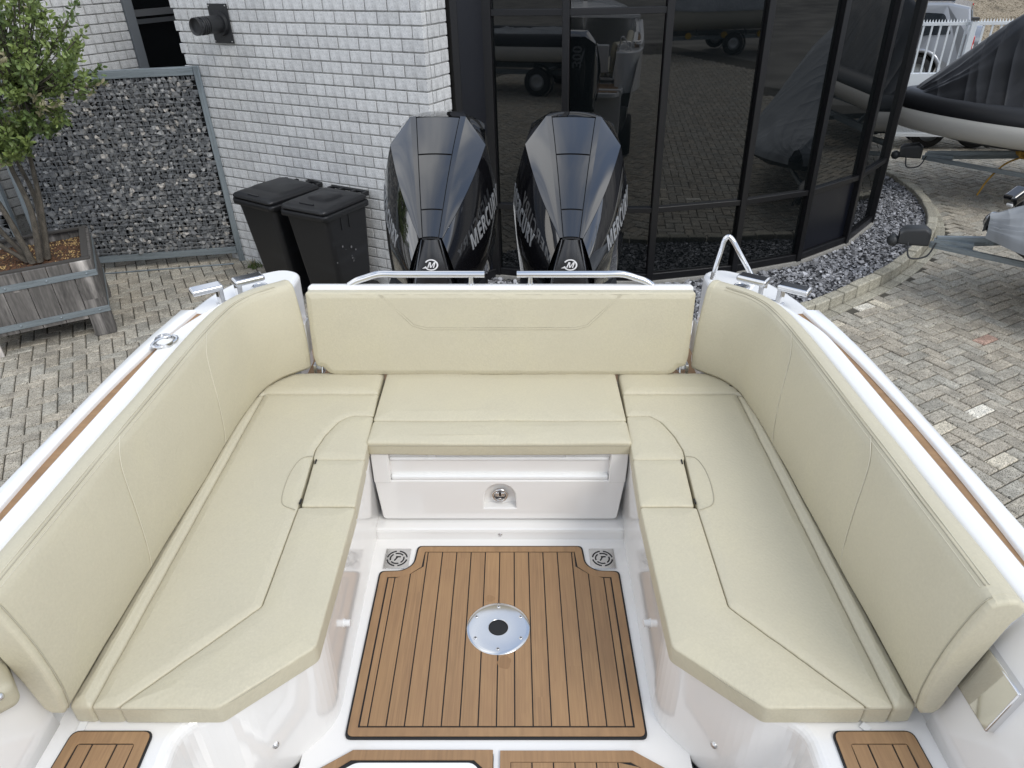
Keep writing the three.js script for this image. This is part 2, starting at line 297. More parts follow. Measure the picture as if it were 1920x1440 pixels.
  for (let k = 0; k < nK; k++) {
    const t = (k + 0.5) / nK, p = kerbCurve.getPointAt(t), d = kerbCurve.getTangentAt(t), turn = Math.atan2(-d.z, d.x), nx = -d.z, nz = d.x;
    const s = mesh('kerb_stone', kg[k % 3], km[Math.floor(R() * 3)], kerb); s.position.set(p.x - nx * 0.056, (R() - 0.5) * 0.012, p.z - nz * 0.056); s.rotation.set((R() - 0.5) * 0.04, turn + (R() - 0.5) * 0.03, (R() - 0.5) * 0.03);
    const f = mesh('edging_stone', fg[k % 2], km[Math.floor(R() * 3)], kerb); f.position.set(p.x + nx * 0.0495, (R() - 0.5) * 0.006, p.z + nz * 0.0495); f.rotation.y = turn + (R() - 0.5) * 0.02;
  }
  // slate chippings
  const inner = [...kerbIn, [3.6, -12], [-1.2, -8.4], [-0.72, -6.5]], bed = slab(inner, -0.02, 0.035); structure(mesh('slate_bed_base', bed, std([0.05, 0.052, 0.058], 1), scene));
  const sg = []; for (let v = 0; v < 5; v++) { const pts = []; for (let k = 0; k < 11; k++) { const a = k / 11 * 6.283 + R() * 0.4, r = 0.6 + R() * 0.5; pts.push(V3(Math.cos(a) * r, (R() - 0.5) * 0.42, Math.sin(a) * r * 0.62)); } sg.push(new ConvexGeometry(pts)); }
  const facade = [[-0.25, -6.80], [0.44, -6.60], [1.278, -6.54], [2.141, -6.70], [2.865, -6.95], [3.539, -7.41], [4.096, -8.05], [4.45, -8.85], [4.6, -10]];
  const spots = []; let guard = 0;
  while (spots.length < 15000 && guard++ < 200000) { const x = -0.7 + R() * 6, z = -10.6 + R() * 5.3; if (!inPoly(x, z, inner)) continue; if (inPoly(x, z, [...facade, [4, -12], [-1, -9]])) continue; spots.push([x, z]); }
  const grp = structure(new THREE.Group()); grp.name = 'slate_bed'; scene.add(grp);
  const cm = std([1, 1, 1], 0.72), M = new THREE.Matrix4(), Q = new THREE.Quaternion(), E0 = new THREE.Euler(), C = new THREE.Color();
  for (let v = 0; v < 5; v++) {
    const own = spots.filter((_, k) => k % 5 === v), im = new THREE.InstancedMesh(sg[v], cm, own.length); im.name = 'slate_chippings'; im.userData.kind = 'stuff'; im.castShadow = im.receiveShadow = true;
    own.forEach(([x, z], k) => {
      const s = 0.013 + R() * R() * 0.026; E0.set((R() - 0.5) * 1.3, R() * 6.28, (R() - 0.5) * 1.3); Q.setFromEuler(E0); M.compose(V3(x, 0.042 + R() * 0.018, z), Q, V3(s, s * (0.5 + R() * 0.6), s)); im.setMatrixAt(k, M);
      const l = R(), b = l < 0.12 ? 0.40 + R() * 0.2 : l < 0.68 ? 0.20 + R() * 0.13 : 0.12 + R() * 0.07; C.setRGB(b * 0.98, b * 0.99, b * 1.04); im.setColorAt(k, C);
    });
    grp.add(im);
  }
}

// ---------------------------------------------------------------- white brick building with its curved glass front
const BL = 0.2265, BH = 0.0985;                           // brick pitch along and up the wall
const brickTex = speckle([0.86, 0.865, 0.87], [0.62, 0.63, 0.64], [0.97, 0.97, 0.96], 21, 512, 5200, 2600, [3, 3], 0.09);
const brickMats = [0.86, 0.90, 0.93, 0.81].map(v => std([v, v * 0.995, v * 0.98], 0.9, { map: brickTex, bumpMap: brickTex, bumpScale: 0.0012 }));
const mortar = std([0.42, 0.415, 0.40], 1, { map: speckle([1, 1, 1], [0.6, 0.6, 0.58], [1, 1, 1], 31, 256, 1400, 500, [3, 3], 0.25) });
const brickG = {}; // shared brick bodies by length
function brickBody(len) { const k = len.toFixed(3); return brickG[k] ??= (() => { const g = box(len - 0.011, BH - 0.0125, 0.06, [0, 0, 0], [0, 0, 0], 0.004); const p = g.attributes.position, u = g.attributes.uv; for (let i = 0; i < p.count; i++) u.setXY(i, p.getX(i) + p.getZ(i), p.getY(i)); return g; })(); }
function brickwork(parent, origin, ang, spans, y0, rows, rank, limit) { // spans(row) -> [[s0, s1]...]
  const R = rng(5 + rows + Math.round(ang * 10)), e = [Math.cos(ang), Math.sin(ang)], n = [-Math.sin(ang), Math.cos(ang)], all = [];
  for (let r = 0; r < rows; r++) for (const [a, b] of spans(r)) all.push({ s: (a + b) / 2, len: b - a, y: y0 + (r + 0.5) * BH });
  all.sort((p, q) => rank(p) - rank(q));
  const rest = [[], [], [], []];
  all.forEach((b, k) => {
    const m = Math.floor(R() * 4), off = -0.03 + (R() - 0.5) * 0.003, x = origin[0] + e[0] * b.s + n[0] * off, z = origin[1] + e[1] * b.s + n[1] * off, tilt = (R() - 0.5) * 0.008;
    if (k < limit) { const o = mesh('brick', brickBody(b.len), brickMats[m], parent); o.position.set(x, b.y, z); o.rotation.set(0, -ang, tilt); }
    else rest[m].push(xf(brickBody(b.len).clone(), [x, b.y, z], [0, -ang, tilt]));
  });
  rest.forEach((l, m) => { if (l.length) { const o = mesh('brick_field', l, brickMats[m], parent); o.userData.kind = 'stuff'; } });
}
const A29 = THREE.MathUtils.degToRad(29), WB = [-3.077, -7.567], WE = [Math.cos(A29), Math.sin(A29)], CORNER = 2.697;
const WC = [WB[0] + WE[0] * CORNER, WB[1] + WE[1] * CORNER];
const darkFrame = std([0.006, 0.006, 0.007], 0.34), blackPanel = std([0.004, 0.005, 0.009], 0.28);
const glassMat = phys([0.003, 0.004, 0.0045], 0.015, { ior: 1.78 });
{
  const b = thing('showroom_building', 'white brick showroom building with a curved front of dark glass panes', 'building', [0, 0, 0]);
  const off = 0.012;
  // mortar body of the main wall and its return
  const ret = 0.345, n = [-WE[1], WE[0]], back = [WE[1], -WE[0]];
  const at = (s, d) => [WB[0] + WE[0] * s - n[0] * d, WB[1] + WE[1] * s - n[1] * d];
  const plan = [at(-0.2, off), at(CORNER - off, off), at(CORNER - off, ret - 0.01), at(CORNER - 0.25, ret + 0.3), at(-0.2, 0.5)];
  mesh('wall', slab(plan, -0.02, 3.9), mortar, b);
  const rows = 39, yTop = 2.5265, y0 = yTop - 26 * BH;
  const spanMain = r => { const out = [], first = (r % 2 === 1) ? CORNER : CORNER - BL / 2; if (r % 2 === 0) out.push([CORNER - BL / 2, CORNER]); let s = first; while (s > -0.2) { out.push([Math.max(s - BL, -0.245 + (r % 2) * 0.03), s]); s -= BL; } return out.filter(([a, c]) => c - a > 0.03); };
  brickwork(b, WB, A29, spanMain, y0, rows, p => Math.abs(p.y - 1.35) + (p.y > 2.62 ? 9 : 0) + (p.y < 0.9 && p.s < 1.5 && p.s > 0.25 ? 5 : 0), 262);
  // return: from the corner backwards
  const angR = A29 - Math.PI / 2, spanRet = r => r % 2 === 1 ? [[-0.0, BL / 2 - 0.0], [BL / 2, BL * 1.5]] : [[0.0, BL], [BL, BL * 1.5]];
  brickwork(b, WC, angR, r => spanRet(r).map(([a, c], k) => k ? [a, c] : [a + 0.061, c]), y0, rows, p => Math.abs(p.y - 2.1), 38);
  mesh('roof_edge', slab([at(-0.3, -0.06), at(CORNER + 0.06, -0.06), at(CORNER + 0.06, ret), at(CORNER - 0.3, 1.0), at(-0.3, 0.6)], 3.9, 4.1), darkFrame, b);
  // wall vent
  // dark door bay beside the bricks, then the facets of glass
  const F = [[-0.235, -6.83], [0.44, -6.62], [1.278, -6.558], [2.141, -6.718], [2.865, -6.968], [3.539, -7.433], [4.096, -8.075], [4.45, -8.86], [4.6, -9.75]];
  const R0 = [WC[0] + back[0] * 0.36 + WE[0] * -0.02, WC[1] + back[1] * 0.36 + WE[1] * -0.02];
  const TOP = 3.05;
  const facet = (A, B, k) => {
    const L = Math.hypot(B[0] - A[0], B[1] - A[1]), ang = Math.atan2(B[1] - A[1], B[0] - A[0]), cx = (A[0] + B[0]) / 2, cz = (A[1] + B[1]) / 2, nx = -Math.sin(ang), nz = Math.cos(ang);
    const put = (name, w, h, d, y, o, m, par = b, rad = 0.004) => mesh(name, box(w, h, d, [cx + nx * o, y, cz + nz * o], [0, -ang, 0], rad), m, par);
    const low = 0.80, door = k === 0;
    const tilt = (rng(91 + k)() - 0.5) * 0.006;
    const up = mesh('window_pane', box(L - 0.07, TOP - low - 0.05, 0.012, [0, 0, 0]), glassMat, b); up.position.set(cx, (TOP + low) / 2, cz); up.rotation.set(tilt, -ang + tilt * 0.6, 0, 'YXZ');
    put(k === 4 ? 'base_panel' : 'window_pane', L - 0.07, low - 0.19, 0.012, (low + 0.14) / 2, 0, k === 4 ? blackPanel : glassMat, b, 0);
    put('transom', L - 0.02, 0.05, 0.07, low, 0.008, darkFrame); put('bottom_rail', L - 0.02, 0.07, 0.07, 0.125, 0.008, darkFrame); put('top_rail', L - 0.02, 0.09, 0.07, TOP, 0.008, darkFrame);
    if (k < 2) put('transom', L - 0.02, 0.05, 0.065, 2.47, 0.008, darkFrame);
    put('fascia', L + 0.02, 0.95, 0.16, TOP + 0.525, -0.03, blackPanel);
  };
  F.slice(0, -1).forEach((p, k) => facet(p, F[k + 1], k));
  F.forEach((p, k) => { const a0 = k ? Math.atan2(p[1] - F[k - 1][1], p[0] - F[k - 1][0]) : 0.3, a1 = k < F.length - 1 ? Math.atan2(F[k + 1][1] - p[1], F[k + 1][0] - p[0]) : a0, a = (a0 + a1) / 2; mesh('mullion', box(k ? 0.062 : 0.11, TOP - 0.03, 0.09, [p[0] - Math.sin(a) * 0.012, TOP / 2 + 0.06, p[1] + Math.cos(a) * 0.012], [0, -a, 0], 0.006), darkFrame, b); });
  { // door bay
    const A = R0, B = F[0], ang = Math.atan2(B[1] - A[1], B[0] - A[0]), L = Math.hypot(B[0] - A[0], B[1] - A[1]), cx = (A[0] + B[0]) / 2, cz = (A[1] + B[1]) / 2;
    mesh('door_panel', box(L - 0.12, 2.9, 0.03, [cx, 1.5, cz], [0, -ang, 0]), blackPanel, b);
    mesh('door_frame', [box(0.07, 3, 0.09, [A[0] + Math.cos(ang) * 0.05, 1.55, A[1] + Math.sin(ang) * 0.05], [0, -ang, 0], 0.005), box(L, 0.12, 0.08, [cx, 3.0, cz], [0, -ang, 0], 0.005), box(L, 0.1, 0.08, [cx, 0.1, cz], [0, -ang, 0], 0.005)], darkFrame, b);
    mesh('fascia', box(L + 0.05, 0.95, 0.16, [cx, TOP + 0.53, cz - 0.05], [0, -ang, 0]), blackPanel, b);
  }
  // concrete plinth under the glass
  const out = F.map((p, k) => { const a = Math.atan2((F[k + 1] ?? p)[1] - (F[k - 1] ?? p)[1], (F[k + 1] ?? p)[0] - (F[k - 1] ?? p)[0]); return [p[0] - Math.sin(a) * 0.06, p[1] + Math.cos(a) * 0.06]; });
  mesh('plinth', slab([...out, [4.4, -10.2], [-0.4, -7.3]], -0.02, 0.088, 0.004), std([0.42, 0.40, 0.36], 0.95, { map: brickTex }), b);
  // the dark rooms behind the panes, the flat roof and the far walls
  mesh('interior_wall', slab([...F.map((p, k) => { const c = [1.6, -11]; const l = Math.hypot(c[0] - p[0], c[1] - p[1]); return [p[0] + (c[0] - p[0]) / l * 0.06, p[1] + (c[1] - p[1]) / l * 0.06]; }), [4.2, -12], [-1.5, -9.2]], 0.09, 3.9), std([0.01, 0.01, 0.011], 0.8), b);
  mesh('roof', slab([...F, [4.6, -13], [-3.6, -11.5], at(-0.1, 0.2), at(CORNER - 0.3, 0.45)], 4.0, 4.12), darkFrame, b);
  mesh('rear_wall', slab([at(-0.15, 0.45), at(CORNER - 0.35, 0.55), [-0.9, -9.3], [-2.4, -9.3]], 0, 3.95), mortar, b);
}
{ // flue terminal on the wall
  const s = 0.42, n = [-WE[1], WE[0]], y = 2.41; // set by its place on the wall
  const P = d => [WB[0] + WE[0] * s + n[0] * d, WB[1] + WE[1] * s + n[1] * d];
  const f = thing('wall_flue', 'short black flue pipe on a square plate high on the white bricks', 'flue', [P(0.004)[0], y, P(0.004)[1]], -A29);
  const m = std([0.018, 0.019, 0.021], 0.42);
  mesh('plate', box(0.25, 0.33, 0.012, [0, 0, 0.008], [0, 0, 0], 0.004), m, f);
  mesh('collar', cyl(0.1, 0.105, 0.03, [0, 0, 0.028], [Math.PI / 2, 0, 0], 28), m, f);
  mesh('pipe', cyl(0.075, 0.075, 0.16, [0, 0, 0.1], [Math.PI / 2, 0, 0], 28), m, f);
  mesh('inner_pipe', cyl(0.052, 0.052, 0.1, [0, 0, 0.22], [Math.PI / 2, 0, 0], 24), std([0.35, 0.36, 0.38], 0.35, { metalness: 0.9 }), f);
  for (let k = 0; k < 3; k++) mesh('ring', xf(new THREE.TorusGeometry(0.07, 0.0075, 8, 28), [0, 0, 0.195 + k * 0.022]), m, f);
  mesh('cap', [xf(new THREE.LatheGeometry([[0.001, 0.012], [0.06, 0.006], [0.068, 0.03], [0.074, 0.03], [0.076, 0], [0.06, -0.012], [0.001, -0.012]].map(p => new THREE.Vector2(...p)), 28), [0, 0, 0.272], [Math.PI / 2, 0, 0])], m, f);
  for (const [x, yy] of [[-1, -1], [1, -1], [-1, 1], [1, 1]]) mesh('screw', xf(new THREE.SphereGeometry(0.007, 8, 6), [x * 0.108, yy * 0.148, 0.015]), std([0.5, 0.5, 0.5], 0.3, { metalness: 1 }), f);
}
{ // brick wing behind the gate
  const w = thing('brick_wing', 'shaded grey brick wing with a dark window behind the gabion gate', 'building', [0, 0, 0]);
  const ang = THREE.MathUtils.degToRad(-57), P0 = [-4.52, -9.28], e = [Math.cos(ang), Math.sin(ang)], n = [-Math.sin(ang), Math.cos(ang)];
  const at = (s, d) => [P0[0] + e[0] * s - n[0] * d, P0[1] + e[1] * s - n[1] * d];
  mesh('wall', slab([at(-3.2, 0.012), at(-0.02, 0.012), at(-0.02, 0.3), at(-3.2, 0.3)], 0, 3.4), mortar, w);
  brickwork(w, P0, ang, r => { const o = []; let s = r % 2 ? 0 : -BL / 2; if (!(r % 2)) o.push([-BL / 2, 0]); for (; s > -3.0; s -= BL) o.push([s - BL, s]); return o; }, 0.55, 27, p => Math.abs(p.y - 2.3) * 1.2 - p.s * 0.6, 150);
  mesh('window_post', slab([at(0, -0.03), at(0.11, -0.03), at(0.11, 0.1), at(0, 0.1)], 0, 3.4), std([0.16, 0.175, 0.19], 0.5), w);
  mesh('window_pane', slab([at(0.11, 0.05), at(2.2, 0.05), at(2.2, 0.07), at(0.11, 0.07)], 0, 3.4), glassMat, w);
  mesh('window_transom', slab([at(0.11, -0.01), at(2.2, -0.01), at(2.2, 0.045), at(0.11, 0.045)], 2.36, 2.43), std([0.10, 0.105, 0.11], 0.5), w);
  mesh('window_transom', slab([at(0.11, 0), at(2.2, 0), at(2.2, 0.045), at(0.11, 0.045)], 2.28, 2.33), std([0.06, 0.065, 0.07], 0.5), w);
  mesh('roof', slab([at(-4.7, -0.25), at(2.4, -0.25), at(2.4, 1.2), at(-4.7, 1.2)], 3.4, 3.6), darkFrame, w);
}

// ---------------------------------------------------------------- gabion gate and the fence panel beside it
const galv = std([0.30, 0.345, 0.37], 0.42, { metalness: 0.35, map: speckle([0.9, 0.9, 0.9], [0.68, 0.7, 0.72], [1, 1, 1], 61, 256, 500, 500, [1, 1], 0.16) });
const wireMat = std([0.20, 0.21, 0.22], 0.45);
const stoneMats = [[0.13, 0.135, 0.14], [0.18, 0.184, 0.188], [0.25, 0.25, 0.247], [0.09, 0.094, 0.098], [0.48, 0.45, 0.41], [0.36, 0.36, 0.355]].map(c => std(c, 0.85));
const stoneG = []; { const R = rng(17); for (let v = 0; v < 7; v++) { const p = []; for (let k = 0; k < 12; k++) { const d = V3(R() - 0.5, R() - 0.5, R() - 0.5).normalize(); p.push(V3(d.x * (0.8 + R() * 0.5), d.y * (0.55 + R() * 0.3), d.z * (0.5 + R() * 0.4))); } stoneG.push(new ConvexGeometry(p)); } }
function gabion(name, label, cat, pos, turn, W, H, seed, singles) {
  const g = thing(name, label, cat, pos, turn), R = rng(seed), T = 0.1, y0 = 0.10;
  mesh('post', box(0.06, H + 0.0, 0.06, [W - 0.03, H / 2, 0], [0, 0, 0], 0.004), galv, g);
  mesh('post', box(0.06, H + 0.0, 0.06, [0.03, H / 2, 0], [0, 0, 0], 0.004), galv, g);
  mesh('top_rail', box(W - 0.124, 0.075, 0.08, [W / 2, H - 0.04, 0], [0, 0, 0], 0.004), galv, g);
  mesh('bottom_rail', box(W - 0.124, 0.075, 0.08, [W / 2, y0 + 0.04, 0], [0, 0, 0], 0.004), galv, g);
  mesh('backing', box(W - 0.14, H - y0 - 0.16, 0.02, [W / 2, (H + y0) / 2, -0.03]), std([0.012, 0.012, 0.013], 1), g);
  for (let x = 0.085; x < W - 0.07; x += 0.05) mesh('wire', rod([x, y0 + 0.08, 0.047], [x, H - 0.08, 0.047], 0.0024, 5), wireMat, g);
  for (let y = y0 + 0.11; y < H - 0.08; y += 0.05) mesh('wire', rod([0.06, y, 0.05], [W - 0.06, y, 0.05], 0.0024, 5), wireMat, g);
  // angular stones in irregular courses
  const list = [];
  for (let layer = 0; layer < 2; layer++) for (let y = y0 + 0.1; y < H - 0.085;) { const rh = 0.037 + R() * 0.014; for (let x = 0.08 + R() * 0.03; x < W - 0.08;) { const s = 0.025 + R() * R() * 0.030; list.push([x, y + (R() - 0.5) * 0.018, (layer ? 0.004 : 0.022) + R() * 0.006, s]); x += s * (1.35 + R() * 0.6); } y += rh; }
  list.sort((a, b) => b[2] * 40 + b[3] * 60 - a[2] * 40 - a[3] * 60);
  const M = new THREE.Matrix4(), Q = new THREE.Quaternion(), E0 = new THREE.Euler(), C = new THREE.Color();
  const pick = () => { const r = R(); return r < 0.28 ? 0 : r < 0.52 ? 1 : r < 0.72 ? 2 : r < 0.82 ? 3 : r < 0.90 ? 4 : 5; };
  list.slice(0, singles).forEach(([x, y, z, s]) => { const o = mesh('stone', stoneG[Math.floor(R() * 7)], stoneMats[pick()], g); o.position.set(x, y, z); o.rotation.set((R() - 0.5) * 1.2, (R() - 0.5) * 1.4, (R() - 0.5) * 2.4); o.scale.setScalar(s); });
  const rest = list.slice(singles), white = std([1, 1, 1], 0.85);
  for (let v = 0; v < 7; v++) { const own = rest.filter((_, k) => k % 7 === v), im = new THREE.InstancedMesh(stoneG[v], white, own.length); im.name = 'stone_fill'; im.userData.kind = 'stuff'; im.castShadow = im.receiveShadow = true;
    own.forEach(([x, y, z, s], k) => { E0.set((R() - 0.5) * 1.2, (R() - 0.5) * 1.4, (R() - 0.5) * 2.4); M.compose(V3(x, y, z), Q.setFromEuler(E0), V3(s, s, s)); im.setMatrixAt(k, M); C.copy(stoneMats[pick()].color).multiplyScalar(0.8 + R() * 0.5); im.setColorAt(k, C); }); g.add(im); }
  return g;
}
gabion('gabion_gate', 'tall gabion gate of dark broken stone in a grey steel frame beside the brick wall', 'gate', [-5.18, 0, -7.30], THREE.MathUtils.degToRad(8.2), 2.09, 2.03, 3, 300);
gabion('gabion_fence', 'gabion fence panel at the left edge behind the shrub', 'fence', [-7.4, 0, -7.05], THREE.MathUtils.degToRad(6), 2.1, 2.0, 4, 40);
{ const l = mesh(numbered('ground_track'), rod([-5.1, 0.008, -7.20], [-3.2, 0.008, -7.47], 0.008, 6), galv, scene); tag(l, 'thin steel guide rail on the pavers below the gabion gate', 'rail'); }

// ---------------------------------------------------------------- planter, soil, shrub
const oldWood = [0, 1, 2].map(k => { const R = rng(100 + k); const t = tex(256, 512, (u, v) => { const gr = tn(u, v * 0.12 + k * 0.1, 40, k) * 0.9 + tn(u, v * 0.3, 90, k + 4) * 0.6, st = Math.max(0, tn(u, v * 0.22, 7, k + 9) - 0.12) * 1.1, b = 0.46 + gr * 0.16 + st + tn(u, v, 3, k) * 0.12; return [b, b * 0.975, b * 0.95]; }); return std([0.70, 0.69, 0.68], 0.9, { map: t, bumpMap: t, bumpScale: 0.002 }); });
{
  const turn = THREE.MathUtils.degToRad(29), P = thing('planter_box', 'weathered grey plank planter box with two steel bands', 'planter', [-3.745, 0, -5.865], turn); // local x runs left (negative), z back (negative)
  const W = 1.08, D = 1.06, H = 0.715, edge = std([0.06, 0.055, 0.05], 0.9), n = 6;
  for (const side of [0, 1, 2, 3]) for (let k = 0; k < n; k++) {
    const w = W / n, leg = k === 0 || k === n - 1, y0 = leg ? 0 : 0.185, len = H - y0, c = (k + 0.5) * w;
    const pos = side === 0 ? [-c, y0 + len / 2, -0.016] : side === 1 ? [-0.016, y0 + len / 2, -c] : side === 2 ? [-c, y0 + len / 2, -D + 0.016] : [-W + 0.016, y0 + len / 2, -c];
    const corner = side % 2 && leg ? 0.034 : 0;
    const g = box(w - 0.005 - corner, len - 0.002, 0.03, [0, 0, 0], [0, 0, 0], 0.004), u = g.attributes.uv, p = g.attributes.position; for (let i = 0; i < p.count; i++) u.setXY(i, p.getX(i) * 1.4 + k * 0.23 + side * 0.4, p.getY(i) * 0.7 + k * 0.31);
    const o = mesh('plank', g, oldWood[(k * 2 + side) % 3], P); if (side % 2) { o.rotation.y = Math.PI / 2; pos[2] += (leg ? (k === 0 ? -1 : 1) * corner / 2 : 0); } o.position.set(...pos); o.rotation.z = 0;
  }
  mesh('rim', [box(W - 0.02, 0.02, 0.055, [-W / 2, H + 0.004, -0.05], [0, 0, 0], 0.003), box(W - 0.02, 0.02, 0.055, [-W / 2, H + 0.004, -D + 0.05], [0, 0, 0], 0.003), box(0.055, 0.02, D - 0.17, [-0.05, H + 0.004, -D / 2]), box(0.055, 0.02, D - 0.17, [-W + 0.05, H + 0.004, -D / 2])], edge, P);
  for (const y of [0.60, 0.25]) { mesh('steel_band', [box(W + 0.012, 0.055, 0.006, [-W / 2, y, 0.0045], [0, 0, 0], 0.001), box(0.006, 0.055, D, [0.0045, y, -D / 2])], galv, P); for (let k = 0; k < 4; k++) mesh('bolt', xf(new THREE.SphereGeometry(0.011, 10, 6), [-0.075 - k * 0.31, y, 0.008], [0, 0, 0], [1, 1, 0.6]), galv, P); }
  const soil = new THREE.PlaneGeometry(W - 0.13, D - 0.13, 50, 50); soil.rotateX(-Math.PI / 2); const sp = soil.attributes.position; for (let i = 0; i < sp.count; i++) sp.setY(i, H - 0.075 + fbm(sp.getX(i) * 3, sp.getZ(i) * 3) * 0.05); soil.translate(-W / 2, 0, -D / 2); soil.computeVertexNormals();
  mesh('soil', soil, std([0.085, 0.05, 0.03], 1, { map: speckle([1, 1, 1], [0.4, 0.36, 0.3], [1, 1, 1], 9, 256, 2600, 800, [3, 3], 0.4) }), P);
  const R = rng(66), chip = new THREE.BoxGeometry(1, 0.25, 0.4), im = new THREE.InstancedMesh(chip, std([1, 1, 1], 0.95), 2600), M = new THREE.Matrix4(), Q = new THREE.Quaternion(), E0 = new THREE.Euler(), C = new THREE.Color(); im.name = 'bark_mulch'; im.userData.kind = 'stuff'; im.castShadow = im.receiveShadow = true;
  for (let k = 0; k < 2600; k++) { const x = -0.08 - R() * (W - 0.16), z = -0.08 - R() * (D - 0.16), s = 0.008 + R() * 0.014; E0.set(R() * 0.8, R() * 6.3, R() * 0.8); M.compose(V3(x, H - 0.075 + fbm((x + W / 2) * 3, (z + D / 2) * 3) * 0.05 + 0.004, z), Q.setFromEuler(E0), V3(s, s, s)); im.setMatrixAt(k, M); const b = R(), pale = fbm(x * 4, z * 4, 5, 3) > 0.02 - (x > -0.5 ? 0.12 : 0) && R() < 0.5; pale ? C.setRGB(0.36 + b * 0.2, 0.25 + b * 0.14, 0.11 + b * 0.06) : C.setRGB(0.10 + b * 0.06, 0.05 + b * 0.03, 0.027 + b * 0.015); im.setColorAt(k, C); }
  P.add(im);
}
const bark = std([0.12, 0.105, 0.088], 0.95, { map: speckle([0.9, 0.9, 0.88], [0.5, 0.5, 0.46], [1, 1, 1], 71, 256, 900, 700, [2, 1], 0.3) });
function leafGeo() { // one folded leaf
  const g = new THREE.BufferGeometry(), p = [], t = (a, b, c) => p.push(...a, ...b, ...c);
  const b0 = [0, 0, 0], m = [0, 0.06, 0.5], tip = [0, -0.02, 1], l1 = [-0.2, 0.1, 0.3], l2 = [-0.2, 0.08, 0.68], r1 = [0.2, 0.1, 0.3], r2 = [0.2, 0.08, 0.68];
  t(b0, m, l1); t(l1, m, l2); t(l2, m, tip); t(b0, r1, m); t(r1, r2, m); t(r2, tip, m);
  g.setAttribute('position', new THREE.Float32BufferAttribute(p, 3)); g.computeVertexNormals(); return g;
}
{
  const t = thing('evergreen_shrub', 'multi-stemmed evergreen shrub growing in the wooden planter', 'shrub', [-4.40, 0.655, -6.05]), R = rng(303);
  const stems = [[[0.10, 0, 0.05], [0.16, 0.45, 0.0], [0.12, 0.9, -0.02], [0.22, 1.35, 0.02]], [[0.05, 0, 0.08], [-0.02, 0.4, 0.06], [-0.12, 0.8, 0.03], [-0.1, 1.4, 0.05]], [[0.13, 0, -0.02], [0.2, 0.5, -0.1], [0.27, 1.0, -0.12], [0.42, 1.4, -0.05]], [[-0.02, 0, 0.04], [-0.2, 0.22, 0.1], [-0.42, 0.6, 0.12], [-0.5, 1.2, 0.1]], [[-0.05, 0, -0.02], [-0.25, 0.35, -0.05], [-0.35, 0.8, -0.1], [-0.3, 1.3, -0.15]], [[0.08, 0, -0.08], [0.1, 0.5, -0.2], [0.02, 1.0, -0.25], [0.1, 1.5, -0.3]]];
  const tips = [];
  stems.forEach((s, k) => { const c = new THREE.CatmullRomCurve3(s.map(p => V3(...p))), rings = []; for (let i = 0; i <= 12; i++) { const p = c.getPoint(i / 12), r = (0.030 - k * 0.001) * (1 - 0.62 * i / 12); rings.push([...Array(8)].map((_, j) => { const a = j / 8 * 6.283; return [p.x + Math.cos(a) * r * (1 + 0.15 * noise(i, j, k)), p.y, p.z + Math.sin(a) * r]; })); } mesh('trunk', loft(rings), bark, t); tips.push(c.getPoint(0.75), c.getPoint(1)); });
  // crown: twigs ending in clumps of leaves
  const clumps = [], ell = [[0.38, 1.68, 0.0, 0.72, 0.5, 0.55], [-0.05, 1.38, 0.12, 0.5, 0.42, 0.45], [0.78, 1.58, 0.05, 0.42, 0.34, 0.36], [0.1, 1.05, 0.14, 0.34, 0.2, 0.28], [0.48, 1.2, 0.1, 0.36, 0.2, 0.28], [0.5, 2.1, -0.05, 0.62, 0.4, 0.5], [-0.2, 2.0, 0.0, 0.7, 0.5, 0.5]];
  ell.forEach(([x, y, z, a, b, c], e) => { for (let k = 0; k < (e === 0 ? 95 : 54); k++) { const d = V3(R() - 0.5, R() - 0.5, R() - 0.5).normalize(), r = Math.pow(R(), 0.45); clumps.push([x + d.x * a * r, y + d.y * b * r, z + d.z * c * r]); } });
  const twigs = [], lg = leafGeo(), N = clumps.length * 30, im = new THREE.InstancedMesh(lg, phys([1, 1, 1], 0.42, { transmission: 0.12, thickness: 0, side: THREE.DoubleSide }), N), M = new THREE.Matrix4(), Q = new THREE.Quaternion(), C = new THREE.Color(); im.name = 'crown'; im.userData.kind = 'stuff'; im.castShadow = im.receiveShadow = true;
  let q = 0;
  for (const c of clumps) {
    const P0 = V3(...c); let best = tips[0]; for (const p of tips) if (p.distanceTo(P0) < best.distanceTo(P0)) best = p;
    const mid = best.clone().lerp(P0, 0.5).add(V3(0, -0.04, 0)); twigs.push(new THREE.TubeGeometry(new THREE.QuadraticBezierCurve3(best, mid, P0), 4, 0.0045, 4));
    const axis = P0.clone().sub(best).normalize().add(V3(0, 0.5, 0)).normalize(), hue = R(), age = R();
    for (let k = 0; k < 30; k++) {
      const along = (k / 30 - 0.75) * 0.17, p = P0.clone().addScaledVector(axis, along).add(V3((R() - 0.5) * 0.05, (R() - 0.5) * 0.05, (R() - 0.5) * 0.05));
      const dir = V3(R() - 0.5, R() - 0.35, R() - 0.5).normalize().multiplyScalar(0.9).addScaledVector(axis, 0.55).normalize(); Q.setFromUnitVectors(V3(0, 0, 1), dir); Q.multiply(new THREE.Quaternion().setFromAxisAngle(V3(0, 0, 1), R() * 6.3));
      const s = 0.034 + R() * 0.03; M.compose(p, Q, V3(s, s, s)); im.setMatrixAt(q, M);
      const f = 0.75 + R() * 0.5; if (age > 0.93 && R() < 0.6) C.setRGB(0.36 * f, 0.33 * f, 0.2 * f); else C.setRGB((0.10 + hue * 0.12) * f, (0.155 + hue * 0.13) * f, (0.05 + hue * 0.03) * f); im.setColorAt(q++, C);
    }
  }
  mesh('twigs', twigs, bark, t); t.add(im);
}
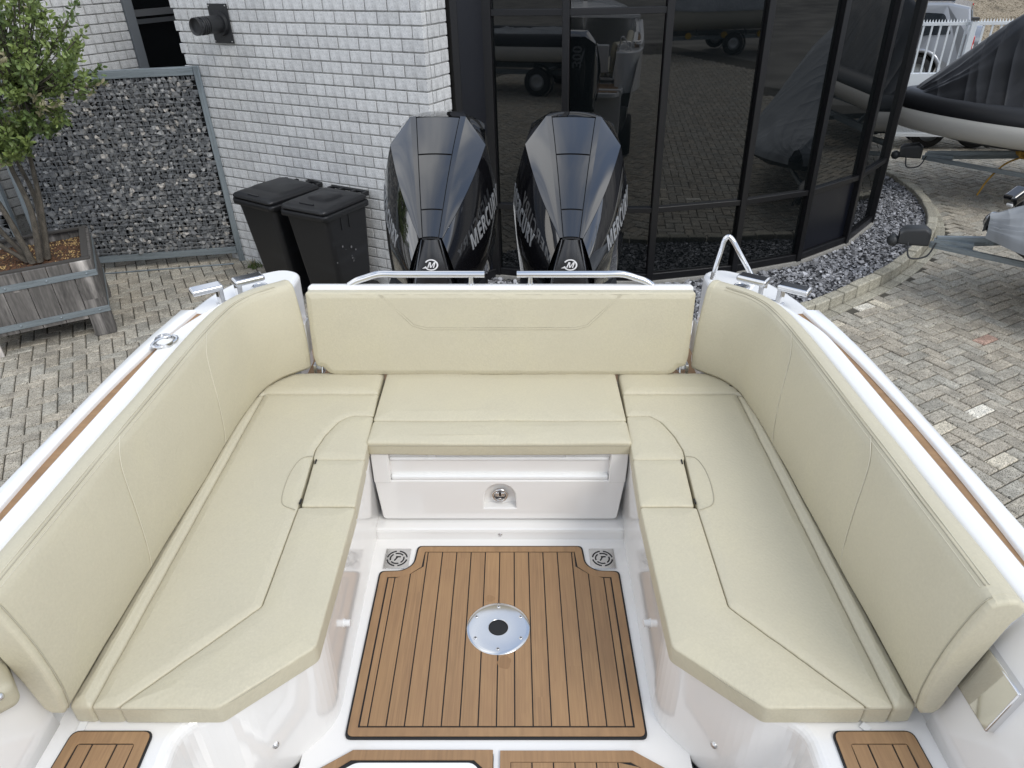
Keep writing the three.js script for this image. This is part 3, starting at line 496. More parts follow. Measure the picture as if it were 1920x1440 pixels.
// weed by the wall foot
{ const R = rng(9), w = thing('weed', 'small green weed growing at the foot of the brick wall', 'plant', [-2.93, 0, -7.36]), l = []; for (let k = 0; k < 40; k++) { const a = R() * 6.3, h = 0.04 + R() * 0.08; l.push(xf(new THREE.ConeGeometry(0.006, h, 3), [Math.cos(a) * R() * 0.08, h / 2 - 0.005, Math.sin(a) * R() * 0.06], [(R() - 0.5) * 1.2, a, (R() - 0.5) * 1.2])); } mesh('leaves', l, std([0.12, 0.17, 0.05], 0.8), w); mesh('dry_stalks', [0, 1, 2, 3, 4].map(k => rod([0, 0, 0], [(R() - 0.5) * 0.14, 0.06 + R() * 0.06, (R() - 0.5) * 0.1], 0.003, 4)), std([0.35, 0.30, 0.16], 0.9), w); }

// ---------------------------------------------------------------- wheeled bins
const binTex = tex(256, 256, (u, v) => { const s = Math.max(0, tn(u, v * 0.25, 30, 2) - 0.25) * 1.2 + Math.max(0, tn(u, v, 60, 7) - 0.42) * 1.5, b = 0.62 + tn(u, v, 6, 1) * 0.14 + s; return [b, b, b * 1.02]; });
const binMat = std([0.016, 0.017, 0.020], 0.48, { map: binTex }), binLid = std([0.024, 0.025, 0.028], 0.42, { map: binTex });
function bin(label, pos, turn, W, D, H, ridge) { // front is +z
  const b = thing('wheeled_bin', label, 'bin', pos, turn, 'black wheeled bins by the brick wall');
  const ring = (y, w, d, oz) => { const P = roundPoly([[-w / 2, -d / 2 + oz], [w / 2, -d / 2 + oz], [w / 2, d / 2 + oz], [-w / 2, d / 2 + oz]], 0.05, 4); return P.map(([x, z]) => [x, y, z]); };
  mesh('body', loft([ring(0.03, W * 0.76, D * 0.66, -0.05), ring(0.3, W * 0.80, D * 0.73, -0.035), ring(H - 0.13, W * 0.9, D * 0.9, -0.01), ring(H - 0.12, W * 0.9, D * 0.9, -0.01)]), binMat, b);
  mesh('rim', [loft([ring(H - 0.135, W * 0.93, D * 0.93, 0), ring(H - 0.125, W, D, 0), ring(H - 0.09, W * 1.005, D * 1.005, 0), ring(H - 0.075, W * 0.985, D * 0.985, 0), ring(H - 0.072, W * 0.9, D * 0.9, 0)])], binMat, b);
  const lid = mesh('lid', [loft([ring(H - 0.068, W * 0.93, D * 0.95, 0), ring(H - 0.06, W * 0.965, D * 0.985, 0.005), ring(H - 0.045, W * 0.965, D * 0.985, 0.005), ring(H - 0.03, W * 0.93, D * 0.95, 0), ring(H - 0.018, W * 0.84, D * 0.84, -0.01), ring(H - 0.012, W * 0.6, D * 0.6, -0.01)])], binLid, b);
  if (ridge) mesh('lid_recess', [loft([ring(H - 0.02, W * 0.52, D * 0.42, -0.02), ring(H + 0.006, W * 0.44, D * 0.34, -0.02)]), box(W * 0.3, 0.012, 0.02, [0, H - 0.012, D * 0.36], [0, 0, 0], 0.004)], binLid, lid);
  else mesh('lid_recess', [loft([ring(H - 0.022, W * 0.86, D * 0.7, -0.06), ring(H - 0.002, W * 0.74, D * 0.58, -0.07)]), box(W * 0.26, 0.014, 0.024, [0, H - 0.02, D * 0.42], [0, 0, 0], 0.005)], binLid, lid);
  mesh('handle', [rod([-W * 0.4, H - 0.03, -D / 2 - 0.045], [W * 0.4, H - 0.03, -D / 2 - 0.045], 0.016, 12), ...[-0.38, -0.14, 0.14, 0.38].map(k => box(0.035, 0.04, 0.07, [W * k, H - 0.04, -D / 2 - 0.015], [0, 0, 0], 0.006))], binMat, b);
  for (const s of [-1, 1]) { mesh('rib', box(0.012, 0.12, 0.012, [s * W * 0.448, H - 0.2, -0.02], [0, 0, 0], 0.003), binMat, b); mesh('rib', box(0.012, 0.12, 0.012, [s * W * 0.448, H - 0.2, 0.08], [0, 0, 0], 0.003), binMat, b); }
  mesh('axle', rod([-W * 0.42, 0.1, -D / 2 + 0.1], [W * 0.42, 0.1, -D / 2 + 0.1], 0.012), binMat, b);
  for (const s of [-1, 1]) { const wh = mesh('wheel', cyl(0.1, 0.1, 0.045, [s * W * 0.44, 0.1, -D / 2 + 0.1], [0, 0, Math.PI / 2]), std([0.02, 0.02, 0.02], 0.8), b); mesh('hub', cyl(0.05, 0.05, 0.05, [s * W * 0.44, 0.1, -D / 2 + 0.1], [0, 0, Math.PI / 2]), binMat, wh); }
  if (ridge) { const R = rng(12), l = []; for (let k = 0; k < 9; k++) { const a = (R() - 0.5), y = 0.45 + R() * 0.32, s = 0.004 + R() * R() * 0.014; l.push(xf(new THREE.CircleGeometry(1, 7), [W * 0.42 + (y - 0.45) * 0.05 + 0.006, y, a * 0.3 + 0.05], [0, Math.PI / 2, R() * 6], [s, s * (0.4 + R()), 1])); } mesh('scuff_marks', l, std([0.14, 0.14, 0.145], 0.7), b); }
  return b;
}
bin('larger black wheeled bin with a smooth raised lid, next to the gabion gate', [-2.31, 0, -6.76], THREE.MathUtils.degToRad(-36), 0.6, 0.62, 1.06, false);
bin('smaller black wheeled bin with scuffed side and stepped lid, nearer the engines', [-1.77, 0, -6.40], THREE.MathUtils.degToRad(-31), 0.56, 0.6, 1.06, true);

// ---------------------------------------------------------------- the motorboat: materials
const gel = phys([0.83, 0.815, 0.79], 0.14, { clearcoat: 0.6, clearcoatRoughness: 0.04, bumpMap: tex(256, 256, (u, v) => { const b = 0.5 + 0.5 * tn(u, v, 5, 3); return [b, b, b]; }, [2, 2], false), bumpScale: 0.0006 });
const gelWhite = phys([0.86, 0.86, 0.85], 0.22, { clearcoat: 0.5, clearcoatRoughness: 0.06 });
const vinTex = tex(512, 512, (u, v, i, j) => { const f = tn(u, v, 90, 4) * 0.5 + tn(u, v, 150, 8) * 0.5, s = tn(u, v, 4, 1) * 0.5 + tn(u, v, 9, 6) * 0.25; const b = 0.955 + f * 0.045 + s * 0.03; return [b, b * 0.997, b * (0.985 - Math.max(0, s) * 0.03)]; }, [1.7, 1.7]);
const vinBump = tex(512, 512, (u, v) => { const w = Math.pow(1 - Math.min(1, Math.abs(tn(u, v * 0.5, 7, 41)) * 3.2), 5), b = 0.42 + tn(u, v, 110, 14) * 0.12 + tn(u, v, 60, 18) * 0.06 + tn(u, v, 5, 11) * 0.4 + tn(u, v, 11, 15) * 0.18 + w * 0.09; return [b, b, b]; }, [1.3, 1.3], false);
const vinyl = phys([0.60, 0.555, 0.425], 0.5, { map: vinTex, bumpMap: vinBump, bumpScale: 0.0028, sheen: 0.15, sheenRoughness: 0.6, sheenColor: lin(0.6, 0.58, 0.5) });
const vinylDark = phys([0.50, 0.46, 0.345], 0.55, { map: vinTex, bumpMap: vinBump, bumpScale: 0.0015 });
const threadMat = std([0.62, 0.58, 0.46], 0.7), seamMat = std([0.42, 0.385, 0.29], 0.8);
const steel = std([0.72, 0.72, 0.72], 0.07, { metalness: 1 });
const steelSoft = std([0.70, 0.70, 0.70], 0.16, { metalness: 1, bumpMap: tex(256, 256, (u, v) => { const b = 0.5 + tn(u, v, 6, 3) * 0.6; return [b, b, b]; }, [6, 6], false), bumpScale: 0.0004 });
const rubber = std([0.012, 0.012, 0.013], 0.7), whitePlastic = std([0.78, 0.78, 0.77], 0.35);
const teakMats = [0, 1, 2, 3].map(k => { const t = tex(256, 512, (u, v) => { const g = tn(u, v * 0.05 + k * 0.2, 60, k) * 0.8 + tn(u, v * 0.1, 120, k + 3) * 0.6, s = tn(u, v, 3, k + 20) * 0.5 + tn(u, v, 11, k + 31) * 0.3; const b = 0.82 + g * 0.09 + s * 0.10 + k * 0.008; return [b, b * (0.985 + s * 0.02), b * 0.97]; }); return std([0.485, 0.30, 0.155], 0.6, { map: t, bumpMap: t, bumpScale: 0.0006 }); });
function planUV(g, sx = 1.6, sz = 1.1, o = 0) { const p = g.attributes.position, u = g.attributes.uv; for (let i = 0; i < p.count; i++) u.setXY(i, p.getX(i) * sx + o, p.getZ(i) * sz + o * 0.37); return g; }

// side path of cockpit cushions and coaming (starboard; port is its mirror)
const sidePts = [[0.972, -1.0], [0.968, -1.35], [0.962, -1.75], [0.955, -2.10], [0.945, -2.26], [0.930, -2.36], [0.885, -2.445], [0.80, -2.522]];
const sidePath = pathOf(sidePts, 60, 1).map(p => ({ ...p }));
if (sidePath[0].nx < 0) sidePath.forEach(p => { p.nx *= -1; p.nz *= -1; });
const mirror = g => { g = prep(g.clone()); g.scale(-1, 1, 1); for (const k of ['position', 'normal', 'uv']) { const a = g.attributes[k], n = a.itemSize; for (let i = 0; i < a.count; i += 3) for (let c = 0; c < n; c++) { const t = a.array[(i + 1) * n + c]; a.array[(i + 1) * n + c] = a.array[(i + 2) * n + c]; a.array[(i + 2) * n + c] = t; } } return g; };
const flip = g => { g = prep(g.clone()); for (const k of ["position", "normal", "uv"]) { const a = g.attributes[k], n = a.itemSize; for (let i = 0; i < a.count; i += 3) for (let c = 0; c < n; c++) { const t = a.array[(i + 1) * n + c]; a.array[(i + 1) * n + c] = a.array[(i + 2) * n + c]; a.array[(i + 2) * n + c] = t; } } return g; };
const both = (f) => { f(g => g, 1); f(mirror, -1); };

const boat = boatThing('motorboat', 'white open motorboat with U-shaped cockpit and teak-look sole', 'boat', [0, -0.72, 0]);
{
  // hull: sections from stern to bow, [z, half beam at the gunwale, sheer, chine half width, chine height, keel height]
  const H = [[-3.22, 1.10, 0.28, 0.98, -0.30, -0.58], [-2.75, 1.17, 0.62, 1.0, -0.30, -0.60], [-2.3, 1.225, 0.715, 1.02, -0.30, -0.61], [-1, 1.235, 0.73, 1.04, -0.28, -0.62], [0.5, 1.235, 0.76, 1.02, -0.24, -0.62], [2, 1.14, 0.82, 0.86, -0.12, -0.58], [3.2, 0.86, 0.88, 0.56, 0.06, -0.46], [4.2, 0.42, 0.94, 0.22, 0.3, -0.2], [4.7, 0.06, 0.97, 0.03, 0.55, 0.25]];
  bp('hull', [loft(H.map(([z, b, s, c, ch, k]) => [[b, s, z], [b - 0.015, s - 0.14, z], [(b + c) / 2 + 0.02, (s + ch) / 2 - 0.08, z], [c, ch, z], [c * 0.5, (ch + k) / 2 - 0.02, z], [0, k, z], [-c * 0.5, (ch + k) / 2 - 0.02, z], [-c, ch, z], [-(b + c) / 2 - 0.02, (s + ch) / 2 - 0.08, z], [-b + 0.015, s - 0.14, z], [-b, s, z]]), false, false)], gelWhite, boat);
  bp('foredeck', [slab([[-1.2, 1.3], [1.2, 1.3], [1.12, 2], [0.84, 3.2], [0.4, 4.2], [0, 4.65], [-0.4, 4.2], [-0.84, 3.2], [-1.12, 2]], 0.78, 0.84, 0.01)], gelWhite, boat);
  bp('transom', [box(1.96, 0.9, 0.06, [0, -0.14, -3.2], [0, 0, 0], 0.02), box(1.7, 0.62, 0.04, [0, -0.02, -2.62])], gel, boat);
  // cockpit sole and low riser under the drawer
  bp('cockpit_sole', [slab([[-0.54, -2.1], [0.54, -2.1], [0.54, -1.0], [1.1, -0.9], [1.1, 1.3], [-1.1, 1.3], [-1.1, -0.9], [-0.54, -1.0]], -0.06, 0)], gel, boat);
  bp('riser', [slab(roundPoly([[-0.475, -2.3], [0.475, -2.3], [0.475, -1.985], [-0.475, -1.985]], 0.02), -0.02, 0.048, 0.012)], gel, boat);
  // seat boxes on each side, reaching forward as a step
  both((m, s) => {
    const P = roundPoly([[0.47, -2.45], [0.468, -1.9], [0.458, -1.24], [0.62, -1.045], [0.735, -1.0], [0.715, -0.3], [1.10, -0.3], [1.10, -2.45]], [0, 0.02, 0.06, 0.09, 0.05, 0.02, 0, 0], 6);
    bp('seat_box', m(slab(P, -0.04, 0.355, 0.028, [], 5)), gel, boat);
    // moulded inner lining from step to gunwale, forward of the cushions
    bp('side_lining', m(sweep(pathOf([[1.0, -1.005], [1.0, -0.6], [1.0, 0.2], [0.98, 1.3]], 12, 1).map(p => ({ ...p, nx: Math.abs(p.nx) })), () => [[0.02, 0.33], [0.028, 0.42], [0.085, 0.69], [0.115, 0.765], [0.135, 0.782], [0.19, 0.782], [0.195, 0.60], [0.12, 0.33]])), gel, boat);
    // coaming behind the backrest cushion
    bp('coaming', m(sweep(sidePath, t => { const k = 0.062 * THREE.MathUtils.smoothstep(t, 0.72, 0.95), q = k * 0.35; return [[0.052, 0.34], [0.115, 0.715], [0.122 - q * 0.2, 0.762], [0.132 - q, 0.777], [0.175 - k, 0.780], [0.190 - k, 0.768], [0.196 - k, 0.60], [0.19 - k, 0.34]]; })), gelWhite, boat);
    // outer flange and the slot with a teak-look strip beside it
    const gp = pathOf([[1.172, 1.2], [1.172, 0], [1.172, -1.0], [1.166, -1.6], [1.15, -2.1], [1.12, -2.38]], 40, 1).map(p => ({ ...p, nx: Math.abs(p.nx), nz: p.nx < 0 ? -p.nz : p.nz }));
    bp('outer_flange', m(sweep(gp, t => { const w = 0.004 + 0.022 * Math.max(0, Math.sin(Math.min(1, Math.max(0, (t - 0.62) / 0.36)) * Math.PI)); return [[w, 0.69], [w, 0.765], [0.006 + w, 0.772], [0.064, 0.768], [0.074, 0.752], [0.076, 0.69], [0.06, 0.66]]; })), gelWhite, boat);
    bp('teak_strip', m(sweep(gp, () => [[-0.02, 0.70], [-0.02, 0.757], [0.05, 0.757], [0.05, 0.70]])), teakMats[1], boat);
    bp('rub_rail', m(sweep(gp, () => [[0.066, 0.655], [0.082, 0.665], [0.082, 0.69], [0.066, 0.70]])), std([0.55, 0.56, 0.57], 0.4), boat);
    // stern quarter
    const Q = roundPoly([[1.225, -2.2], [1.222, -2.42], [1.18, -2.66], [1.09, -2.84], [0.96, -2.92], [0.87, -2.88], [0.87, -2.58], [0.99, -2.42], [1.07, -2.2]], [0, 0.1, 0.15, 0.12, 0.06, 0.05, 0.03, 0.05, 0], 6);
    bp('stern_quarter', m(slab(Q, 0.2, 0.715, 0.02, [], 4)), gelWhite, boat);
    const ring = xf(new THREE.TorusGeometry(0.03, 0.004, 8, 28), [s * 1.0, 0.717, -2.72], [Math.PI / 2, 0, 0]); bp('deck_fitting', [ring, cyl(0.028, 0.028, 0.004, [s * 1.0, 0.7165, -2.72])], steelSoft, boat);
    // stern cleat: two posts, each with a flat horn
    const a = 0.62, c = V3(s * 1.06, 0.735, -2.55);
    const dir = V3(Math.cos(a), 0, Math.sin(a)); if (s < 0) dir.x *= -1;
    const hub = (k) => c.clone().addScaledVector(dir, k);
    const cleat = new THREE.Group(); cleat.name = 'cleat'; boat.add(cleat);
    const turn = Math.atan2(-dir.z, dir.x);
    bp('base', box(0.105, 0.012, 0.05, hub(0).setY(0.722).toArray(), [0, turn, 0], 0.004), steelSoft, cleat);
    for (const k of [-1, 1]) {
      const inn = hub(k * 0.036), outp = hub(k * 0.132);
      const post = box(0.02, 0.085, 0.058, [inn.x, 0.762, inn.z], [0, turn, 0], 0.007);
      const mid = inn.clone().lerp(outp, 0.46); const horn = box(0.118, 0.024, 0.06, [mid.x, 0.802, mid.z], [0, turn, 0], 0.009);
      const end = box(0.014, 0.03, 0.05, [outp.x, 0.82, outp.z], [0, turn, 0], 0.006);
      bp('horn', [post, horn], steel, cleat);
    }
  });
  // cup-shaped rod holder let into the port gunwale
  { const c = new THREE.Group(); c.name = 'rod_holder'; boat.add(c); const y = 0.785, X = -1.125, Z = -2.11;
    bp('flange', xf(new THREE.TorusGeometry(0.05, 0.008, 10, 36), [X, y, Z], [Math.PI / 2, 0, 0.5], [0.6, 0.86, 0.6]), steel, c);
    bp('cup', xf(new THREE.CylinderGeometry(0.05, 0.04, 0.06, 28, 1, true), [X, y - 0.02, Z], [0, 0.5, 0], [0.6, 1, 0.86]), steelSoft, c);
    bp('insert', cyl(0.024, 0.024, 0.008, [X, y - 0.004, Z + 0.012], [0.25, 0, 0], 28), whitePlastic, c); }
  // stern boarding handle
  bp('stern_handle', [tube([[0.895, 0.583, -2.798], [0.895, 0.698, -2.798], [0.9, 0.745, -2.803], [0.921, 0.841, -2.822], [0.93, 0.881, -2.827], [0.942, 0.893, -2.827], [0.957, 0.884, -2.822], [0.995, 0.827, -2.798], [1.053, 0.736, -2.769], [1.063, 0.712, -2.765], [1.065, 0.688, -2.765], [1.065, 0.583, -2.765]], 0.0105, 90, 12)], steel, boat);

  // swim platform with teak-look planks
  bp('swim_platform', [slab(roundPoly([[-0.98, -2.6], [0.98, -2.6], [1.0, -3.1], [0.9, -3.36], [-0.9, -3.36], [-1.0, -3.1]], 0.08), 0.22, 0.28, 0.012)], gelWhite, boat);
  for (let k = 0; k < 14; k++) bp('platform_plank', planUV(slab([[-0.93 + k * 0.133, -3.3], [-0.93 + k * 0.133 + 0.127, -3.3], [-0.93 + k * 0.133 + 0.127, -2.66], [-0.93 + k * 0.133, -2.66]], 0.281, 0.289, 0.001), 3, 1, k * 0.3), teakMats[k % 4], boat);

  // ---- teak-look sole panel, individual planks in black caulk
  const outer = [[-0.425, -1.19], [0.425, -1.19], [0.425, -1.813], [0.345, -1.816], [0.308, -1.85], [0.302, -1.938], [-0.302, -1.938], [-0.308, -1.85], [-0.345, -1.816], [-0.425, -1.813]];
  const grow = (P, d) => P.map(([x, z], i) => { const N = P.length, a = P[(i + N - 1) % N], b = P[(i + 1) % N]; const n = (p, q) => { const l = Math.hypot(q[0] - p[0], q[1] - p[1]); return [-(q[1] - p[1]) / l, (q[0] - p[0]) / l]; }; const n1 = n(a, [x, z]), n2 = n([x, z], b); let nx = n1[0] + n2[0], nz = n1[1] + n2[1]; const l = Math.hypot(nx, nz); nx /= l; nz /= l; const c = nx * n1[0] + nz * n1[1]; return [x + nx * d / c, z + nz * d / c]; });
  const R = [0.018, 0.018, 0.018, 0.03, 0.03, 0.018, 0.018, 0.03, 0.03, 0.018];
  const outR = roundPoly(outer, R, 5), inn = roundPoly(grow(outer, -0.030), 0.015, 4), rimR = roundPoly(grow(outer, 0.006), R, 5);
  const seatIn = outer.map(p => p); // keep
  bp('sole_caulk', slab(rimR, 0.0, 0.0065), rubber, boat);
  bp('sole_border', planUV(slab(outR, 0.0065, 0.0095, 0.0008, [grow(outer, -0.0265).map(p => p)]), 1, 2), teakMats[2], boat);
  const p0 = -0.742 / 2;
  for (let k = -1; k < 15; k++) {
    const a = k < 0 ? -0.395 : p0 + k * 0.053, b = k === 14 ? 0.395 : k < 0 ? p0 : p0 + (k + 1) * 0.053, m = (a + b) / 2, back = Math.abs(m) < 0.268 ? -1.908 : -1.783, x0 = a + 0.0019, x1 = b - 0.0019;
    let P = [[x0, -1.2215], [x1, -1.2215], [x1, back], [x0, back]];
    const ax = Math.abs(m); if (ax > 0.27 && ax < 0.35) { const s = Math.sign(m), i = Math.min(Math.abs(x0), Math.abs(x1)), o = Math.max(Math.abs(x0), Math.abs(x1)), zo = q => q < 0.2745 ? -1.908 : q > 0.338 ? -1.783 : -1.836 + (q - 0.2745) / 0.0635 * 0.05; P = i < 0.2745 ? [[s * i, -1.2215], [s * o, -1.2215], [s * o, zo(o)], [s * 0.2745, -1.838], [s * 0.2745, -1.908], [s * i, -1.908]] : [[s * i, -1.2215], [s * o, -1.2215], [s * o, zo(o)], [s * i, zo(i)]]; if (s < 0) P.reverse(); }
    bp('sole_plank', planUV(slab(P, 0.0065, 0.0095, 0.0007), 4, 1.2, k * 0.173), teakMats[(k * 7 + 9) % 4], boat);
  }
  // table socket plate
  { const t = new THREE.Group(); t.name = 'table_socket'; boat.add(t); const c = [0, 0, -1.565];
    bp('plate', xf(new THREE.LatheGeometry([[0.031, 0.004], [0.031, 0.0125], [0.034, 0.0145], [0.092, 0.0135], [0.102, 0.0115], [0.105, 0.0096], [0.105, 0.004]].map(p => new THREE.Vector2(...p)), 72), c), std([0.72, 0.72, 0.72], 0.12, { metalness: 1 }), t);
    bp('bore', xf(new THREE.LatheGeometry([[0.031, 0.0125], [0.0305, -0.0], [0.03, -0.12], [0.001, -0.12]].map(p => new THREE.Vector2(...p)), 40), c), rubber, t);
    bp('bore_floor', cyl(0.0308, 0.0308, 0.001, [c[0], 0.0101, c[2]], [0, 0, 0], 36), rubber, t);
    for (let k = 0; k < 6; k++) { const a = k / 6 * 6.283 + Math.PI / 6, x = c[0] + Math.cos(a) * 0.085, z = c[2] + Math.sin(a) * 0.085; const s = bp('screw', xf(new THREE.LatheGeometry([[0, 0.0165], [0.004, 0.0162], [0.0058, 0.0148], [0.0062, 0.0135]].map(p => new THREE.Vector2(...p)), 16), [x, 0, z]), steelSoft, t); bp('cross_slot', [box(0.006, 0.0012, 0.0014, [x, 0.0166, z]), box(0.0014, 0.0012, 0.006, [x, 0.0166, z])], rubber, s); } }
  { // water marks beside the socket on the sole
    const R = rng(55), blob = (cx, cz, a, b, sd) => { const p = []; for (let k = 0; k < 22; k++) { const t = k / 22 * 6.283, r = 1 + 0.35 * noise(Math.cos(t) * 1.6, Math.sin(t) * 1.6, sd); p.push([cx + Math.cos(t) * a * r, cz + Math.sin(t) * b * r]); } return slab(p, 0.0094, 0.0099); };
    const stain = teakMats[1].clone(); stain.color = lin(0.43, 0.255, 0.125);
    bp('water_mark', planUV(blob(0.022, -1.435, 0.022, 0.024, 3), 3, 1), stain, boat); bp('water_mark', planUV(blob(-0.03, -1.69, 0.018, 0.014, 8), 3, 1), stain, boat);
}
  // drain plates with ring slots
  for (const s of [-1, 1]) {
    const d = new THREE.Group(); d.name = 'drain_plate'; boat.add(d); const X = s * 0.377, Z = -1.882;
    bp('plate', box(0.092, 0.004, 0.1, [X, 0.003, Z], [0, 0, 0], 0.0015), steelSoft, d);
    const slots = []; for (const [r, w] of [[0.036, 0.0055], [0.025, 0.0055]]) for (let q = 0; q < 4; q++) { const a0 = q * 1.5708 + 0.16 + (r < 0.03 ? 0.5 : 0); slots.push(xf(new THREE.RingGeometry(r - w / 2, r + w / 2, 12, 1, a0, 1.25), [X, 0.0056, Z], [-Math.PI / 2, 0, 0])); }
    slots.push(box(0.005, 0.001, 0.02, [X - 0.004, 0.0056, Z + 0.002], [0, -0.5, 0]), box(0.018, 0.001, 0.005, [X + 0.004, 0.0056, Z - 0.008], [0, 0, 0]));
    bp('ring_slots', slots, rubber, d);
  }
  // forward sole panels at the bottom edge
  const fw = (P, hole) => { bp('forward_panel_caulk', slab(roundPoly(grow(P, 0.004), 0.02), 0.0, 0.0065), rubber, boat); };
  fw([[-0.55, -1.06], [-0.40, -1.155], [-0.002, -1.155], [-0.002, -0.6], [-0.55, -0.6]]); fw([[0.008, -1.152], [0.385, -1.152], [0.55, -1.05], [0.55, -0.6], [0.008, -0.6]]);
  bp('forward_border', planUV(slab([[-0.545, -1.055], [-0.398, -1.15], [-0.008, -1.15], [-0.008, -0.62], [-0.545, -0.62]], 0.0065, 0.0095, 0.0007, [[[-0.40, -1.122], [-0.06, -1.122], [-0.035, -1.1], [-0.035, -0.65], [-0.51, -0.65], [-0.51, -1.045]]]), 2, 1), teakMats[0], boat);
  bp('hatch_frame', slab(roundPoly([[-0.385, -1.112], [-0.065, -1.112], [-0.045, -1.095], [-0.045, -0.66], [-0.5, -0.66], [-0.5, -1.04]], 0.015), 0.007, 0.0125, 0.002, [roundPoly([[-0.36, -1.088], [-0.085, -1.088], [-0.07, -1.07], [-0.07, -0.68], [-0.47, -0.68], [-0.47, -1.02]], 0.01)]), gelWhite, boat);
  bp('hatch_lid', slab(roundPoly([[-0.355, -1.08], [-0.09, -1.08], [-0.077, -1.06], [-0.077, -0.69], [-0.465, -0.69], [-0.465, -1.015]], 0.01), 0.007, 0.0115, 0.001), phys([0.5, 0.51, 0.5], 0.25), boat);
  bp('forward_border', planUV(slab([[0.012, -1.148], [0.382, -1.148], [0.545, -1.048], [0.545, -0.62], [0.012, -0.62]], 0.0065, 0.0095, 0.0007, [[[0.04, -1.116], [0.372, -1.116], [0.512, -1.03], [0.512, -0.65], [0.04, -0.65]]]), 2, 1), teakMats[3], boat);
  for (let k = 0; k < 8; k++) { const x0 = 0.0425 + k * 0.059, x1 = Math.min(x0 + 0.0555, 0.51); const zf = x => x < 0.372 ? -1.1135 : -1.1135 + (x - 0.372) * 0.614; bp('forward_plank', planUV(slab([[x0, zf(x0)], [x1, zf(x1)], [x1, -0.652], [x0, -0.652]], 0.0065, 0.0095, 0.0006), 4, 1, k * 0.21), teakMats[(k * 3) % 4], boat); }
  // step pads on the seat boxes
  for (const s of [-1, 1]) {
    const P = [[s * 0.79, -0.985], [s * 0.98, -0.985], [s * 1.0, -0.5], [s * 0.775, -0.5]];
    const pad = new THREE.Group(); pad.name = 'step_pad'; boat.add(pad);
    bp('caulk', slab(roundPoly(P, 0.02), 0.356, 0.3605), rubber, pad);
    bp('border', planUV(slab(roundPoly(P.map(([x, z]) => [x - s * (Math.abs(x) > 0.9 ? 0.004 : -0.004), z === -0.5 ? z : -0.981]), 0.018), 0.3605, 0.3635, 0.0006, [roundPoly([[s * 0.82, -0.952], [s * 0.952, -0.952], [s * 0.965, -0.53], [s * 0.807, -0.53]], 0.008)]), 2, 2), teakMats[1], pad);
    [[0.822, 0.858], [0.862, 0.914], [0.918, 0.948]].forEach(([a, b], k) => bp('plank', planUV(slab([[s * a, -0.949], [s * b, -0.949], [s * b, -0.54], [s * a, -0.54]], 0.3605, 0.3635, 0.0006), 4, 1.3, k * 0.4 + 0.1), teakMats[(k + (s > 0 ? 1 : 2)) % 4], pad));
  }
  // drawer front below the centre seat
  { const d = new THREE.Group(); d.name = 'drawer'; boat.add(d);
    const z = -2.035, P = roundPoly([[-0.462, 0.235], [-0.447, 0.095], [0.447, 0.095], [0.462, 0.235], [0.464, 0.385], [-0.464, 0.385]], [0, 0.018, 0.018, 0, 0.01, 0.01]);
    const ex = (pts, dz, z0, bev, holes = []) => { const g = new THREE.ExtrudeGeometry(shapeOf(pts, holes), { depth: dz - bev, bevelEnabled: bev > 0, bevelThickness: bev, bevelSize: bev, bevelOffset: -bev, bevelSegments: 3, curveSegments: 16 }); g.translate(0, 0, z0); return g; };
    const niche = []; for (let k = 0; k <= 14; k++) { const a = Math.PI - k / 14 * Math.PI; niche.push([Math.cos(a) * 0.058, 0.165 + Math.sin(a) * 0.062]); } niche.push([0.06, 0.112], [-0.06, 0.112]);
    // lower board with the latch niche cut out, upper ledge stepped back
    bp('front', ex(roundPoly([[-0.462, 0.245], [-0.445, 0.056], [0.445, 0.056], [0.462, 0.245]], [0.006, 0.018, 0.018, 0.006]), 0.05, z - 0.05, 0.006, [niche]), gel, d);
    bp('niche_back', ex(roundPoly([[-0.09, 0.08], [0.09, 0.08], [0.09, 0.24], [-0.09, 0.24]], 0.005), 0.01, z - 0.045, 0), gel, d);
    for (const s of [-1, 1]) bp('corner_post', ex(roundPoly([[s * 0.462, 0.236], [s * 0.40, 0.236], [s * 0.40, 0.385], [s * 0.464, 0.385]], 0.008), 0.06, z - 0.056, 0.005), gel, d);
    bp('upper_board', ex([[-0.405, 0.25], [0.405, 0.25], [0.405, 0.39], [-0.405, 0.39]], 0.02, z - 0.040, 0), gel, d);
    bp('ledge', [xf(new RoundedBoxGeometry(0.80, 0.024, 0.03, 3, 0.01), [0, 0.255, z - 0.016]), xf(new RoundedBoxGeometry(0.80, 0.016, 0.02, 3, 0.007), [0, 0.335, z - 0.022])], gelWhite, d);
    const l = new THREE.Group(); l.name = 'latch'; boat.add(l);
    bp('bezel', xf(new THREE.TorusGeometry(0.0265, 0.0055, 12, 40), [0, 0.155, z - 0.024]), steel, l);
    bp('body', xf(new THREE.LatheGeometry([[0, 0.006], [0.016, 0.005], [0.025, 0.0]].map(p => new THREE.Vector2(...p)), 32), [0, 0.155, z - 0.03], [Math.PI / 2, 0, 0]), steelSoft, l);
    bp('finger_tab', [box(0.036, 0.02, 0.006, [0, 0.163, z - 0.019], [0, 0, 0], 0.003), box(0.012, 0.014, 0.008, [0, 0.141, z - 0.019], [0, 0, 0], 0.003)], steelSoft, l);
    bp('thumb_slot', [box(0.008, 0.016, 0.002, [0, 0.167, z - 0.0155], [0, 0, 0], 0.0008), box(0.034, 0.004, 0.004, [0, 0.149, z - 0.02])], rubber, l); }
  // small fittings: bumpers, snap screws, riser screw
  for (const s of [-1, 1]) { bp('bumper', [cyl(0.0105, 0.0105, 0.022, [s * 0.452, 0.185, -1.44], [0, 0, Math.PI / 2], 20), cyl(0.013, 0.013, 0.006, [s * 0.461, 0.185, -1.44], [0, 0, Math.PI / 2], 20)], whitePlastic, boat); }
